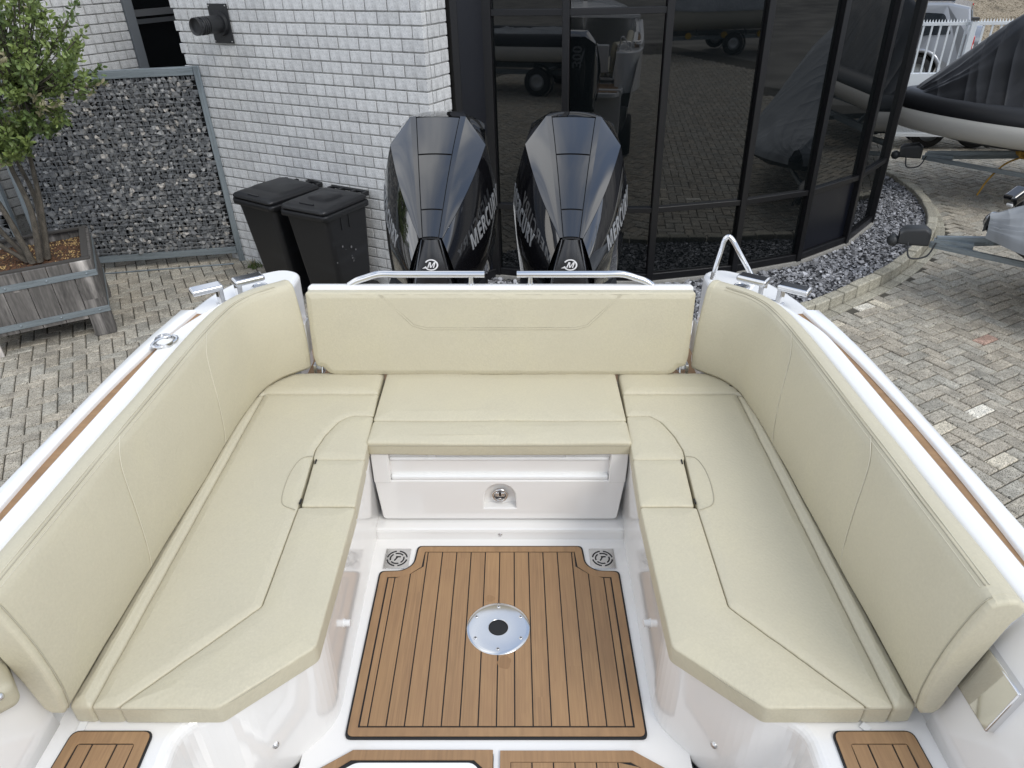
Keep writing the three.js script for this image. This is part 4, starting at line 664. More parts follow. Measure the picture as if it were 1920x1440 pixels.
  const snap = (X, y, z) => { const s = bp('snap_screw', xf(new THREE.LatheGeometry([[0, 0.004], [0.004, 0.0035], [0.0045, 0.002], [0.008, 0.0015], [0.0085, 0]].map(p => new THREE.Vector2(...p)), 20), [X, y, z], [Math.PI / 2, 0, 0]), steelSoft, boat); };
  snap(0, 0.024, -1.984); 
  for (const s of [-1, 1]) { const o = xf(new THREE.LatheGeometry([[0, 0.005], [0.005, 0.0045], [0.006, 0.002], [0.009, 0.0015], [0.0095, 0]].map(p => new THREE.Vector2(...p)), 20), [s * 0.578, 0.125, -1.093], [1.15, s * -0.7, 0]); bp('snap_screw', o, steelSoft, boat); }
  // strap ends below the cushions
  for (const X of [-0.245, 0.255]) bp('strap', [box(0.028, 0.022, 0.004, [X, 0.352, -2.05], [0.25, 0, 0], 0.0015)], whitePlastic, boat);
  bp('strap', [box(0.018, 0.003, 0.05, [-0.965, 0.358, -0.985], [0, 0.1, 0], 0.001), cyl(0.004, 0.004, 0.003, [-0.965, 0.3605, -0.968], [0, 0, 0], 12)], whitePlastic, boat);
  bp('strap', [box(0.02, 0.002, 0.02, [0.875, 0.358, -0.995], [0, 0.7, 0])], whitePlastic, boat);
  // polished rectangular fitting on the starboard lining
  bp('polished_fitting', [xf(new RoundedBoxGeometry(0.038, 0.13, 0.125, 3, 0.005), [1.062, 0.583, -0.94], [0, 0, -0.2])], steel, boat);
  // backrest hinge brackets and shell of the centre backrest
  for (const s of [-1, 1]) { bp('hinge_bracket', [box(0.012, 0.1, 0.05, [s * 0.768, 0.40, -2.55], [0, 0, 0], 0.003), rod([s * 0.72, 0.385, -2.52], [s * 0.79, 0.385, -2.52], 0.008), rod([s * 0.74, 0.36, -2.50], [s * 0.74, 0.44, -2.54], 0.006)], steelSoft, boat); bp('bracket_cover', box(0.01, 0.14, 0.06, [s * 0.79, 0.56, -2.575], [0, 0, 0], 0.004), whitePlastic, boat); }
  bp('seat_pan', [box(0.92, 0.03, 0.46, [0, 0.372, -2.32]), box(2.0, 0.03, 0.28, [0, 0.335, -2.42])], gel, boat);
}

// ---------------------------------------------------------------- cushions
const TOPY = 0.42;
function stitch(pts, y, parent, m = threadMat, r = 0.0016) { bp('stitching', tube(pts.map(p => p.length === 3 ? p : [p[0], y, p[1]]), r, pts.length * 8, 5), m, parent); }
function sideSeat(s) {
  const side = s < 0 ? 'port' : 'starboard', lr = s < 0 ? 'left' : 'right';
  const t = boatThing('seat_cushion', `long cream seat cushion along the ${lr} side of the cockpit`, 'cushion', [s * 0.7, 0.355, -1.75], 'cream cockpit seat cushions');
  const m = P => P.map(([x, z]) => [s * x, z]), y0 = 0.358;
  const wav = null;
  // main panel, inner band, armrest-like lid, outer roll, rear corner strip
  bp('main_panel', pillow(m([[0.9285, -2.3515], [0.480, -2.3515], [0.4745, -2.2035], [0.562, -2.2035], [0.598, -2.166], [0.629, -2.08], [0.6445, -1.99], [0.6275, -1.695], [0.6245, -1.300], [0.8705, -1.0045], [0.9285, -1.004]]), y0, TOPY, 0.006, 0.004, 0.018, 0.008, wav), vinyl, t);
  bp('front_band', pillow(m([[0.868, -1.0035], [0.635, -1.003], [0.448, -1.172], [0.447, -1.694], [0.6255, -1.694], [0.6225, -1.299]]), y0, TOPY, 0.007, 0.006, 0.04, 0.012, wav), vinyl, t);
  bp('flap', pillow(m([[0.448, -1.6965], [0.618, -1.6965], [0.632, -1.9335], [0.459, -1.9335]]), y0, TOPY + 0.002, 0.007, 0.004, 0.03, 0.01), vinyl, t);
  bp('rear_band', pillow(m([[0.460, -1.936], [0.639, -1.936], [0.6425, -1.99], [0.627, -2.079], [0.5965, -2.164], [0.561, -2.2015], [0.474, -2.2015]]), y0, TOPY, 0.007, 0.005, 0.03, 0.015, wav), vinyl, t);
  bp('outer_roll', pillow(m([[0.930, -1.004], [0.985, -1.008], [0.985, -2.30], [0.930, -2.352]]), y0, TOPY + 0.006, 0.018, 0.003, 0.006, 0.012, wav), vinyl, t);
  bp('corner_strip', pillow(m([[0.480, -2.3535], [0.926, -2.3535], [0.955, -2.33], [0.935, -2.44], [0.86, -2.51], [0.482, -2.52]]), y0, TOPY + 0.006, 0.016, 0.003, 0.02, 0.012, wav), vinyl, t);
  // lid tabs and the stitched pocket around the flap
  const q = m([[0.63, -1.675], [0.675, -1.70], [0.69, -1.75], [0.692, -1.88], [0.672, -1.94], [0.64, -1.95]]);
  bp('pocket_seam', tube(q.map(([x, z]) => [x, TOPY + 0.0052, z]), 0.0013, 40, 5), seamMat, t);
  for (const z of [-1.715, -1.918]) bp('flap_tab', box(0.004, 0.006, 0.022, [s * 0.6235, TOPY + 0.004, z], [0, 0, 0]), rubber, t);
  stitch(m([[0.462, -1.9], [0.452, -1.25], [0.46, -1.185], [0.63, -1.012], [0.66, -1.0055], [0.92, -1.0045]]), TOPY - 0.006, t, seamMat, 0.0014);
  return t;
}
sideSeat(-1); sideSeat(1);
{
  const t = boatThing('seat_cushion', 'short cream seat cushion across the stern above the drawer', 'cushion', [0, 0.39, -2.25], 'cream cockpit seat cushions');
  const dip = (x, z) => 0.003 * noise(x * 4, z * 5, 9) + (z > -2.06 ? -0.003 * Math.cos(x * 5) : 0);
  bp('main_panel', pillow([[-0.468, -2.505], [0.468, -2.505], [0.468, -2.1605], [-0.468, -2.1605]], 0.39, TOPY + 0.008, 0.008, 0.006, 0.05, 0.012, dip), vinyl, t);
  bp('front_band', pillow([[-0.468, -2.159], [0.468, -2.159], [0.470, -2.022], [-0.470, -2.022]], 0.372, TOPY + 0.008, 0.011, 0.004, 0.03, 0.012, dip), vinyl, t);
  stitch([[-0.46, -2.0205], [-0.2, -2.0205], [0, -2.0205], [0.2, -2.0205], [0.46, -2.0205]], TOPY - 0.004, t, seamMat, 0.0014);
  bp('pull_tab', box(0.075, 0.012, 0.02, [0, TOPY + 0.012, -2.505], [0, 0, 0], 0.003), std([0.22, 0.2, 0.16], 0.8), t);
}
function sideBack(s) {
  const lr = s < 0 ? 'left' : 'right';
  const t = boatThing('backrest_cushion', `tall cream backrest cushion wrapping the ${lr} side of the cockpit`, 'cushion', [s * 0.98, 0.43, -1.75], 'cream cockpit backrest cushions');
  const m = s < 0 ? mirror : g => g;
  const face = [[0.002, 0.432], [-0.004, 0.445], [-0.009, 0.50], [-0.007, 0.57], [0.0, 0.64], [0.011, 0.70], [0.022, 0.745], [0.030, 0.772], [0.037, 0.788], [0.047, 0.797]];
  const top = [[0.049, 0.7965], [0.070, 0.803], [0.095, 0.798], [0.110, 0.786], [0.116, 0.772], [0.112, 0.756], [0.10, 0.735]];
  const rear = [[0.06, 0.55], [0.044, 0.45], [0.03, 0.432]];
  const wob = (t0, [n, y]) => [n + 0.003 * noise(t0 * 9, y * 7, s * 2 + 4), y + 0.003 * noise(t0 * 6, 3, s)];
  bp('face_panel', m(sweep(sidePath, q => [...face, ...top, ...rear].map(p => wob(q, p)))), vinyl, t);
  // rounded rear end and flat stitched front end
  const e = sidePath[sidePath.length - 1], tx = e.nz, tz = -e.nx; // along the path, outwards
  const dirx = -Math.abs(tx), endG = [];
  const f = sidePath[0];
  const sec = [...face, ...top, ...rear];
  const cap = new THREE.ExtrudeGeometry(shapeOf(sec.map(([n, y]) => [n, y])), { depth: 0.012, bevelEnabled: true, bevelThickness: 0.010, bevelSize: 0.010, bevelOffset: -0.010, bevelSegments: 4 });
  // shape x -> outward normal, shape y -> up, depth -> beyond the end
  const place = (g, p, sgn) => { const o = V3(p.nx, 0, p.nz), w = V3(-p.nz, 0, p.nx).multiplyScalar(sgn); const mm = new THREE.Matrix4().makeBasis(o, V3(0, 1, 0), w); mm.setPosition(p.x, 0, p.z); const r = g.clone(); r.applyMatrix4(mm); return mm.determinant() < 0 ? flip(r) : r; };
  const dirF = (() => { const w = V3(-f.nz, 0, f.nx); return w.z > 0 ? 1 : -1; })(), dirE = (() => { const w = V3(-e.nz, 0, e.nx); return w.x < 0 ? 1 : -1; })();
  bp('front_end', m(place(cap, f, dirF)), vinyl, t);
  bp('rear_end', m(place(cap, e, dirE)), vinyl, t);
  // seams: double top stitch, two slanting upright seams, end seam
  const on = (k, n, y, d = 0) => { const p = sidePath[k]; return [s * (p.x + p.nx * (n + d)), y, p.z + p.nz * (n + d)]; };
  const st = []; for (let k = 1; k < 60; k += 3) st.push(on(k, 0.048, 0.7985)); bp('top_seam', tube(st, 0.0018, 120, 5), seamMat, t);
  for (const dn of [0.040, 0.057]) { const l = []; for (let k = 1; k < 60; k += 3) l.push(on(k, dn, dn < 0.048 ? 0.7925 : 0.8005)); bp('stitching', tube(l, 0.0011, 120, 5), threadMat, t); }
  for (const [k0, k1] of [[21, 16], [44, 38]]) { const l = face.slice(1).map(([n, y], i, A) => { const kk = k1 + (k0 - k1) * Math.pow(i / (A.length - 1), 1.6), a = Math.floor(kk), fr = kk - a, p = on(a, n, y, -0.0012), r = on(Math.min(60, a + 1), n, y, -0.0012); return p.map((v, c) => v + (r[c] - v) * fr); }); bp('upright_seam', tube(l, 0.0014, 40, 5), threadMat, t); }
  const fe = face.map(([n, y]) => { const p = on(0, n, y, -0.001); return [p[0], p[1], p[2] + 0.004]; }); bp('end_seam', tube(fe, 0.0016, 40, 5), seamMat, t);
  return t;
}
sideBack(-1); sideBack(1);
{
  const t = boatThing('backrest_cushion', 'straight cream centre backrest with white shell and two grab rails, before the engines', 'cushion', [0, 0.45, -2.53], 'cream cockpit backrest cushions');
  // a panel standing up: outline in x, y, leaning back a little
  const lean = -0.16;
  const stand = (g) => { g.rotateX(Math.PI / 2); g.rotateX(lean); return g; };
  const up = (pts, d0, d1, r, crown, soft, corner) => { const g = pillow(pts.map(([x, y]) => [x, -(y)]), d0, d1, r, crown, soft, corner); g.rotateX(Math.PI / 2); // y of the outline -> up, thickness -> towards the cockpit
    const p = g.attributes.position; return g; };
  const tilt = g => { g.translate(0, -0.42, 0); g.rotateX(lean); g.translate(0, 0.42, -2.49); return g; };
  const out = [[-0.765, 0.772], [0.765, 0.772], [0.760, 0.50], [0.750, 0.462], [0.722, 0.458], [0.708, 0.436], [0.68, 0.425], [-0.68, 0.425], [-0.708, 0.436], [-0.722, 0.458], [-0.750, 0.462], [-0.760, 0.50]];
  bp('cushion', tilt(up(out, -0.045, 0.004, 0.012, 0.004, 0.012, 0.012)), vinyl, t);
  bp('shell', tilt(xf(new RoundedBoxGeometry(1.535, 0.36, 0.05, 3, 0.015), [0, 0.606, -0.068])), gelWhite, t);
  const zz = 0.0083; for (const d of [0, 0.009]) bp('stitching', tilt(poly([[-0.475 + d, 0.765, zz - 0.001], [-0.335 + d * 0.6, 0.622 + d, zz], [0.335 - d * 0.6, 0.622 + d, zz], [0.475 - d, 0.765, zz - 0.001]], 0.0009, 5)), vinyl, t);
  bp('top_welt', tilt(rod([-0.757, 0.764, 0.0015], [0.757, 0.764, 0.0015], 0.0018, 6)), vinyl, t);
  for (const s of [-1, 1]) {
    const rail = new THREE.Group(); rail.name = 'grab_rail'; t.add(rail); const z = -0.068;
    bp('tube', tilt(tube([[s * 0.065, 0.828, z], [s * 0.2, 0.828, z], [s * 0.4, 0.828, z], [s * 0.485, 0.828, z], [s * 0.535, 0.814, z], [s * 0.575, 0.80, z], [s * 0.605, 0.782, z]], 0.0135, 80, 14)), steel, rail);
    bp('tube_end', tilt(cyl(0.0134, 0.0134, 0.002, [s * 0.065, 0.828, z], [0, 0, Math.PI / 2], 20)), steelSoft, rail);
    bp('post', tilt(cyl(0.009, 0.0105, 0.04, [s * 0.118, 0.802, z], [0, 0, 0], 16)), steel, rail);
    bp('foot', tilt(cyl(0.014, 0.0145, 0.006, [s * 0.118, 0.788, z], [0, 0, 0], 20)), steel, rail);
  }
}
// corner of a helm-side seat at the lower left
{ const t = boatThing('helm_seat', 'corner of a beige moulded seat with a snap at the lower left edge', 'seat', [-1.2, 0.5, -0.83]);
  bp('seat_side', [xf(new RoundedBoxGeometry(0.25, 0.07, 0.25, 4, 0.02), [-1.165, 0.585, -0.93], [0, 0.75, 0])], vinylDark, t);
  bp('snap', xf(new THREE.SphereGeometry(0.009, 12, 8), [-1.01, 0.605, -0.905]), steelSoft, t); }

// ---------------------------------------------------------------- outboard engines
const cowlSide = phys([0.005, 0.005, 0.006], 0.04, { ior: 1.68, clearcoat: 1, clearcoatRoughness: 0.02 }), cowlTop = cowlSide;
const gapMat = std([0.004, 0.004, 0.005], 0.6);
const legMat = std([0.02, 0.021, 0.023], 0.45), greyLeg = std([0.10, 0.12, 0.15], 0.4);
const font = await new FontLoader().loadAsync('fonts/droid/droid_sans_bold.typeface.json');
const silver = std([0.42, 0.43, 0.44], 0.35, { metalness: 0.5 });
// flat lettering wrapped onto a patch: letters become thin plates lying on the surface
function lettering(text, surf, u0, u1, v0, v1, shear = 0, thick = 0.0015) {
  const g = new TextGeometry(text, { font, size: 1, depth: 0.1, curveSegments: 5, bevelEnabled: false }); g.computeBoundingBox(); const bb = g.boundingBox, p = g.attributes.position;
  const w = bb.max.x - bb.min.x, h = bb.max.y - bb.min.y;
  for (let i = 0; i < p.count; i++) { const y = (p.getY(i) - bb.min.y) / h, x = (p.getX(i) - bb.min.x) / w + shear * (y - 0.5); const q = surf(u0 + (u1 - u0) * x, v0 + (v1 - v0) * y, 0.0012 + p.getZ(i) / 0.1 * thick); p.setXYZ(i, q.x, q.y, q.z); }
  g.computeVertexNormals(); return g;
}
function engine(cx, label, yaw) {
  const e = boatThing('outboard_engine', label, 'outboard engine', [cx, -0.7, -3.5], 'twin outboard engines on the transom'); e.rotation.set(0, yaw, -LEAN, 'ZYX');
  const P = (x, y, z) => [cx + x, y, z], M = (s, x, y, z) => P(s * x, y, z);
  // sloping top: bottom edge near the boat, top edge aft
  const B = t => ({ y: 0.635 + 0.455 * t + 0.03 * Math.sin(t * Math.PI), z: -3.50 - 0.72 * t });
  const hw = t => 0.043 + 0.082 * t, rw = t => 0.060 + 0.098 * t; // half width of centre panel, of ridge
  const strip = (t0, t1, x0, x1, lift, bow = 0) => { const pos = [], uv = [], idx = [], n = 12, m = 10; for (let j = 0; j <= n; j++) for (let i = 0; i <= m; i++) { const t = t0 + (t1 - t0) * j / n, k = i / m, xa = x0(t), xb = x1(t), x = xa + (xb - xa) * k, b = B(t); const cam = 0.007 * (1 - (x / rw(t)) ** 2); pos.push(cx + x, b.y + lift + cam + bow, b.z); uv.push(k, t); } for (let j = 0; j < n; j++) for (let i = 0; i < m; i++) { const a = j * (m + 1) + i; idx.push(a, a + 1, a + m + 1, a + 1, a + m + 2, a + m + 1); } const g = new THREE.BufferGeometry(); g.setAttribute('position', new THREE.Float32BufferAttribute(pos, 3)); g.setAttribute('uv', new THREE.Float32BufferAttribute(uv, 2)); g.setIndex(idx); g.computeVertexNormals(); return g; };
  const top = new THREE.Group(); top.name = 'top_cowl'; e.add(top);
  for (const [a, b] of [[0.005, 0.184], [0.194, 0.613], [0.626, 0.985]]) bp('centre_panel', strip(a, b, t => -hw(t) + 0.004, t => hw(t) - 0.004, 0.003), cowlTop, top);
  bp('panel_gap', strip(0, 0.995, t => -hw(t) - 0.002, t => hw(t) + 0.002, -0.006), gapMat, top);
  for (const s of [-1, 1]) {
    bp('ridge', strip(0, 1, t => s * (hw(t) + 0.001), t => s * rw(t), 0.005), cowlTop, top);
    const b0 = B(0), b1 = B(1), sh = [0.270, 0.962, -4.13], low = [rw(0), b0.y + 0.004, b0.z], hi = [rw(1), b1.y + 0.004, b1.z];
    // facet: triangle-like face from the ridge out to the shoulder
    const n = 14, pos = [], uv = [], idx = []; for (let j = 0; j <= n; j++) for (let i = 0; i <= n; i++) { const t = j / n, b = B(t), k = i / n; const inner = V3(rw(t), b.y + 0.005, b.z); const o = t < 0.86 ? V3(...low).lerp(V3(...sh), t / 0.86) : V3(...sh).lerp(V3(...hi), (t - 0.86) / 0.14); if (t < 0.86) o.x += 0.018 * Math.sin(t / 0.86 * Math.PI); const p = inner.lerp(o, k); p.y += 0.003 * Math.sin(k * Math.PI) * Math.sin(t * Math.PI); pos.push(cx + s * p.x, p.y, p.z); uv.push(k, t); }
    for (let j = 0; j < n; j++) for (let i = 0; i < n; i++) { const a = j * (n + 1) + i; s > 0 ? idx.push(a, a + 1, a + n + 1, a + 1, a + n + 2, a + n + 1) : idx.push(a + 1, a, a + n + 1, a + n + 2, a + 1, a + n + 1); }
    const g = new THREE.BufferGeometry(); g.setAttribute('position', new THREE.Float32BufferAttribute(pos, 3)); g.setAttribute('uv', new THREE.Float32BufferAttribute(uv, 2)); g.setIndex(idx); g.computeVertexNormals(); bp('facet', g, cowlTop, top);
    // flank under the facet
    const surf = (u, v, d = 0) => { const a = V3(...low).lerp(V3(...sh), u); a.x += 0.018 * Math.sin(u * Math.PI); a.y -= 0.004; const c = V3(0.145, 0.30, -3.48).lerp(V3(0.285, 0.30, -4.12), u); c.x += 0.05 * Math.sin(u * Math.PI * 0.9); const p = a.lerp(c, v); p.x += 0.05 * Math.sin(v * Math.PI) * (0.35 + 0.65 * u); p.z += 0.03 * Math.sin(v * Math.PI) * (1 - u); p.x += d * 0.8; p.z += d * 0.6; return V3(cx + s * p.x, p.y, p.z); };
    const sp = [], su = [], si = [], m = 20; for (let j = 0; j <= m; j++) for (let i = 0; i <= m; i++) { const q = surf(i / m, j / m); sp.push(q.x, q.y, q.z); su.push(i / m, j / m); } for (let j = 0; j < m; j++) for (let i = 0; i < m; i++) { const a = j * (m + 1) + i; si.push(a, a + 1, a + m + 1, a + 1, a + m + 2, a + m + 1); }
    const sg = new THREE.BufferGeometry(); sg.setAttribute('position', new THREE.Float32BufferAttribute(sp, 3)); sg.setAttribute('uv', new THREE.Float32BufferAttribute(su, 2)); sg.setIndex(si); sg.computeVertexNormals();
    const fl = bp('flank', sg, cowlSide, e);
    bp('lettering', s > 0 ? lettering('MERCURY', surf, 0.30, 1.0, 0.50, 0.33, 0.02) : lettering('MERCURY', surf, 1.0, 0.30, 0.50, 0.33, -0.02), silver, fl);
    // side behind the shoulder
    bp('side_panel', patch(M(s, 0.270, 0.962, -4.13), M(s, 0.25, 0.99, -4.55), M(s, 0.25, 0.30, -4.6), M(s, 0.285, 0.30, -4.12), 0.035, 10, [s, 0, 0]), cowlSide, e);
    bp('crown_side', patch(M(s, 0.158, 1.095, -4.22), M(s, 0.13, 1.06, -4.55), M(s, 0.25, 0.99, -4.55), M(s, 0.270, 0.962, -4.13), 0.01, 8, [s, 1, 0]), cowlSide, e);
    // chin cheek
    bp('cheek', patch(M(s, 0.055, 0.632, -3.505), M(s, 0.145, 0.30, -3.48), M(s, 0.105, 0.30, -3.43), M(s, 0.046, 0.632, -3.495), 0.006, 8, [s, 0, 1]), cowlSide, e);
  }
  bp('crown', patch(P(-0.158, 1.095, -4.22), P(0.158, 1.095, -4.22), P(0.13, 1.06, -4.55), P(-0.13, 1.06, -4.55), 0.015, 8, [0, 1, 0]), cowlSide, e);
  bp('rear_panel', [patch(P(-0.13, 1.06, -4.55), P(0.13, 1.06, -4.55), P(0.14, 0.30, -4.64), P(-0.14, 0.30, -4.64), 0.05, 10, [0, 0, -1]), patch(P(0.13, 1.06, -4.55), P(0.25, 0.99, -4.55), P(0.25, 0.30, -4.6), P(0.14, 0.30, -4.64), 0.02, 8, [0, 0, -1]), patch(P(-0.13, 1.06, -4.55), P(-0.25, 0.99, -4.55), P(-0.25, 0.30, -4.6), P(-0.14, 0.30, -4.64), 0.02, 8, [0, 0, -1])], cowlSide, e);
  // chin with the round emblem
  const cs = (u, v, d = 0) => V3(cx + (u - 0.5) * 2 * (0.046 + 0.06 * v), 0.632 - 0.332 * v, -3.495 + 0.065 * v + 0.02 * Math.sin(v * Math.PI) - 0.02 * (2 * u - 1) ** 2 + d);
  { const n = 12, pos = [], uv = [], idx = []; for (let j = 0; j <= n; j++) for (let i = 0; i <= n; i++) { const q = cs(i / n, j / n); pos.push(q.x, q.y, q.z); uv.push(i / n, j / n); } for (let j = 0; j < n; j++) for (let i = 0; i < n; i++) { const a = j * (n + 1) + i; idx.push(a, a + n + 1, a + 1, a + 1, a + n + 1, a + n + 2); } const g = new THREE.BufferGeometry(); g.setAttribute('position', new THREE.Float32BufferAttribute(pos, 3)); g.setAttribute('uv', new THREE.Float32BufferAttribute(uv, 2)); g.setIndex(idx); g.computeVertexNormals(); const ch = bp('chin', g, phys([0.012, 0.012, 0.013], 0.32, { clearcoat: 0.5, clearcoatRoughness: 0.15 }), e);
    const em = []; // ring open at the left, a slanted letter inside
    const onChin = (gg, cu, cv, sx, sy) => { const p = gg.attributes.position; for (let i = 0; i < p.count; i++) { const q = cs(cu + p.getX(i) * sx, cv - p.getY(i) * sy, 0.002 + p.getZ(i)); p.setXYZ(i, q.x, q.y, q.z); } gg.computeVertexNormals(); return gg; };
    em.push(onChin(prep(new THREE.RingGeometry(0.78, 1, 36, 1, -2.7, 5.4)), 0.5, 0.36, 0.27, 0.085));
    { const s0 = shapeOf([[-1.25, -0.75], [-0.5, -0.62], [-0.75, -0.25]]); em.push(onChin(prep(new THREE.ShapeGeometry(s0)), 0.5, 0.36, 0.27, 0.085)); }
    { const t0 = new TextGeometry('M', { font, size: 1.1, depth: 0.001, bevelEnabled: false }); t0.computeBoundingBox(); t0.translate(-(t0.boundingBox.max.x) / 2, -0.55, 0); const p = t0.attributes.position; for (let i = 0; i < p.count; i++) p.setX(i, p.getX(i) * 0.95 + p.getY(i) * 0.28); em.push(onChin(t0, 0.5, 0.36, 0.24, 0.075)); }
    for (let k = 0; k < 12; k++) em.push(onChin(prep(xf(new THREE.PlaneGeometry(0.09, 0.1), [-0.8 + k * 0.145, 0, 0.0002])), 0.5, 0.515, 0.34, 0.1));
    bp('emblem', em, std([0.75, 0.75, 0.75], 0.4), ch);
  }
  // numerals on the after side
  { const t0 = new TextGeometry('300', { font, size: 0.1, depth: 0.003, bevelEnabled: false }); t0.computeBoundingBox(); t0.translate(-t0.boundingBox.max.x / 2, 0, 0); t0.rotateZ(Math.PI / 2); t0.rotateY(Math.PI); t0.rotateX(0.12); t0.translate(cx, 0.86, -4.625); bp('numerals', t0, silver, e); }
  // lower pan, clamp bracket, leg, gearcase, propeller
  const ring = (y, w, z0, z1, r = 0.08) => roundPoly([[-w, z0], [w, z0], [w, z1], [-w, z1]], r, 4).map(([x, z]) => [cx + x, y, z]);
  bp('lower_pan', loft([ring(0.31, 0.27, -3.52, -4.6), ring(0.27, 0.28, -3.5, -4.6), ring(0.18, 0.24, -3.54, -4.5), ring(0.08, 0.17, -3.58, -4.3), ring(0.05, 0.15, -3.6, -4.28)]), legMat, e);
  for (const s of [-1, 1]) bp('pan_wing', xf(new THREE.SphereGeometry(1, 20, 14), [cx + s * 0.22, 0.25, -3.80], [0.2, 0, s * 0.25], [0.055, 0.075, 0.24]), greyLeg, e);
  bp('clamp_bracket', [box(0.24, 0.36, 0.1, [cx, 0.05, -3.32], [0.12, 0, 0], 0.03), box(0.18, 0.16, 0.3, [cx, 0.08, -3.48], [0, 0, 0], 0.04)], legMat, e);
  bp('midsection', loft([ring(0.06, 0.1, -3.6, -4.1, 0.09), ring(-0.3, 0.075, -3.62, -4.05, 0.07), ring(-0.55, 0.055, -3.66, -4.0, 0.05)]), greyLeg, e);
  bp('gearcase', [xf(new THREE.SphereGeometry(1, 20, 14), [cx, -0.6, -3.9], [0, 0, 0], [0.06, 0.065, 0.3]), box(0.3, 0.012, 0.5, [cx, -0.46, -3.9], [0, 0, 0], 0.004)], greyLeg, e);
  for (let k = 0; k < 3; k++) bp('propeller_blade', xf(new THREE.SphereGeometry(1, 12, 8), [cx + Math.cos(k * 2.094 + 0.5) * 0.085, -0.6 + Math.sin(k * 2.094 + 0.5) * 0.085, -4.18], [0, 0.5, k * 2.094 + 0.5], [0.08, 0.05, 0.008]), steelSoft, e);
}
engine(-0.374, 'black outboard engine on the left, in front of the brick corner', 0);
engine(0.350, 'black outboard engine on the right, in front of the dark glass', -0.062);

// ---------------------------------------------------------------- trailer under the boat
const galvBright = std([0.42, 0.44, 0.45], 0.4, { metalness: 0.5 }), tyreMat = std([0.02, 0.02, 0.02], 0.85), jockey = std([0.03, 0.032, 0.034], 0.5);
function wheel(parent, p, r = 0.31, w = 0.19, turn = 0) {
  const t = mesh('wheel', xf(new THREE.LatheGeometry([[r * 0.6, -w / 2], [r * 0.93, -w / 2], [r, -w * 0.32], [r, w * 0.32], [r * 0.93, w / 2], [r * 0.6, w / 2]].map(q => new THREE.Vector2(...q)), 36), p, [0, turn, Math.PI / 2]), tyreMat, parent);
  mesh('rim', [xf(new THREE.LatheGeometry([[0.001, w * 0.2], [r * 0.2, w * 0.22], [r * 0.5, w * 0.1], [r * 0.6, w * 0.44], [r * 0.62, w * 0.44], [r * 0.62, -w * 0.44], [r * 0.3, -w * 0.2], [0.001, -w * 0.2]].map(q => new THREE.Vector2(...q)), 30), p, [0, turn, Math.PI / 2])], galvBright, t);
}
{
  const t = thing('boat_trailer', 'galvanised trailer carrying the white motorboat', 'trailer', [-0.05, 0, 0]);
  mesh('frame', [bar([-0.6, 0.42, -2.4], [-0.6, 0.42, 2.2], 0.08, 0.12), bar([0.6, 0.42, -2.4], [0.6, 0.42, 2.2], 0.08, 0.12), bar([-0.6, 0.42, 2.2], [0, 0.42, 4.6], 0.08, 0.12), bar([0.6, 0.42, 2.2], [0, 0.42, 4.6], 0.08, 0.12), bar([-0.95, 0.36, -1.2], [0.95, 0.36, -1.2], 0.08, 0.08), bar([-0.56, 0.42, 0.6], [0.56, 0.42, 0.6], 0.06, 0.08)], galvBright, t);
  for (const s of [-1, 1]) { wheel(t, [s * 1.0, 0.31, -1.2]); mesh('bunk', bar([s * 0.5, 0.60, -2.3], [s * 0.5, 0.66, 1.6], 0.1, 0.05), tyreMat, t); for (const z of [-2.0, 0, 1.2]) mesh('support', bar([s * 0.55, 0.44, z], [s * 0.52, 0.62, z], 0.04, 0.04), galvBright, t); }
  mesh('jockey_wheel', [rod([0.1, 0.12, 4.2], [0.1, 0.7, 4.2], 0.025), cyl(0.1, 0.1, 0.05, [0.1, 0.1, 4.2], [0, 0, Math.PI / 2])], jockey, t);
}

// ---------------------------------------------------------------- boats and trailers standing on the right
const coverTex = tex(256, 256, (u, v) => { const b = 0.9 + tn(u, v, 5, 2) * 0.12 + tn(u, v, 40, 6) * 0.05; return [b, b, b]; });
const foldBump = tex(512, 512, (u, v) => { const w = Math.pow(1 - Math.min(1, Math.abs(tn(u, v * 0.4, 10, 27)) * 3), 3), b = 0.4 + tn(u, v * 0.35, 9, 21) * 0.35 + tn(u, v, 22, 23) * 0.1 + w * 0.3; return [b, b, b]; }, [1, 1], false);
const blackCover = std([0.009, 0.010, 0.0125], 0.48, { map: coverTex, bumpMap: foldBump, bumpScale: 0.035 });
const greyCover = std([0.36, 0.38, 0.40], 0.75, { map: coverTex, bumpMap: foldBump, bumpScale: 0.03 });
const tubeMat = std([0.56, 0.545, 0.50], 0.45), ribBlack = std([0.007, 0.0075, 0.009], 0.45), webbing = std([0.42, 0.24, 0.035], 0.75);
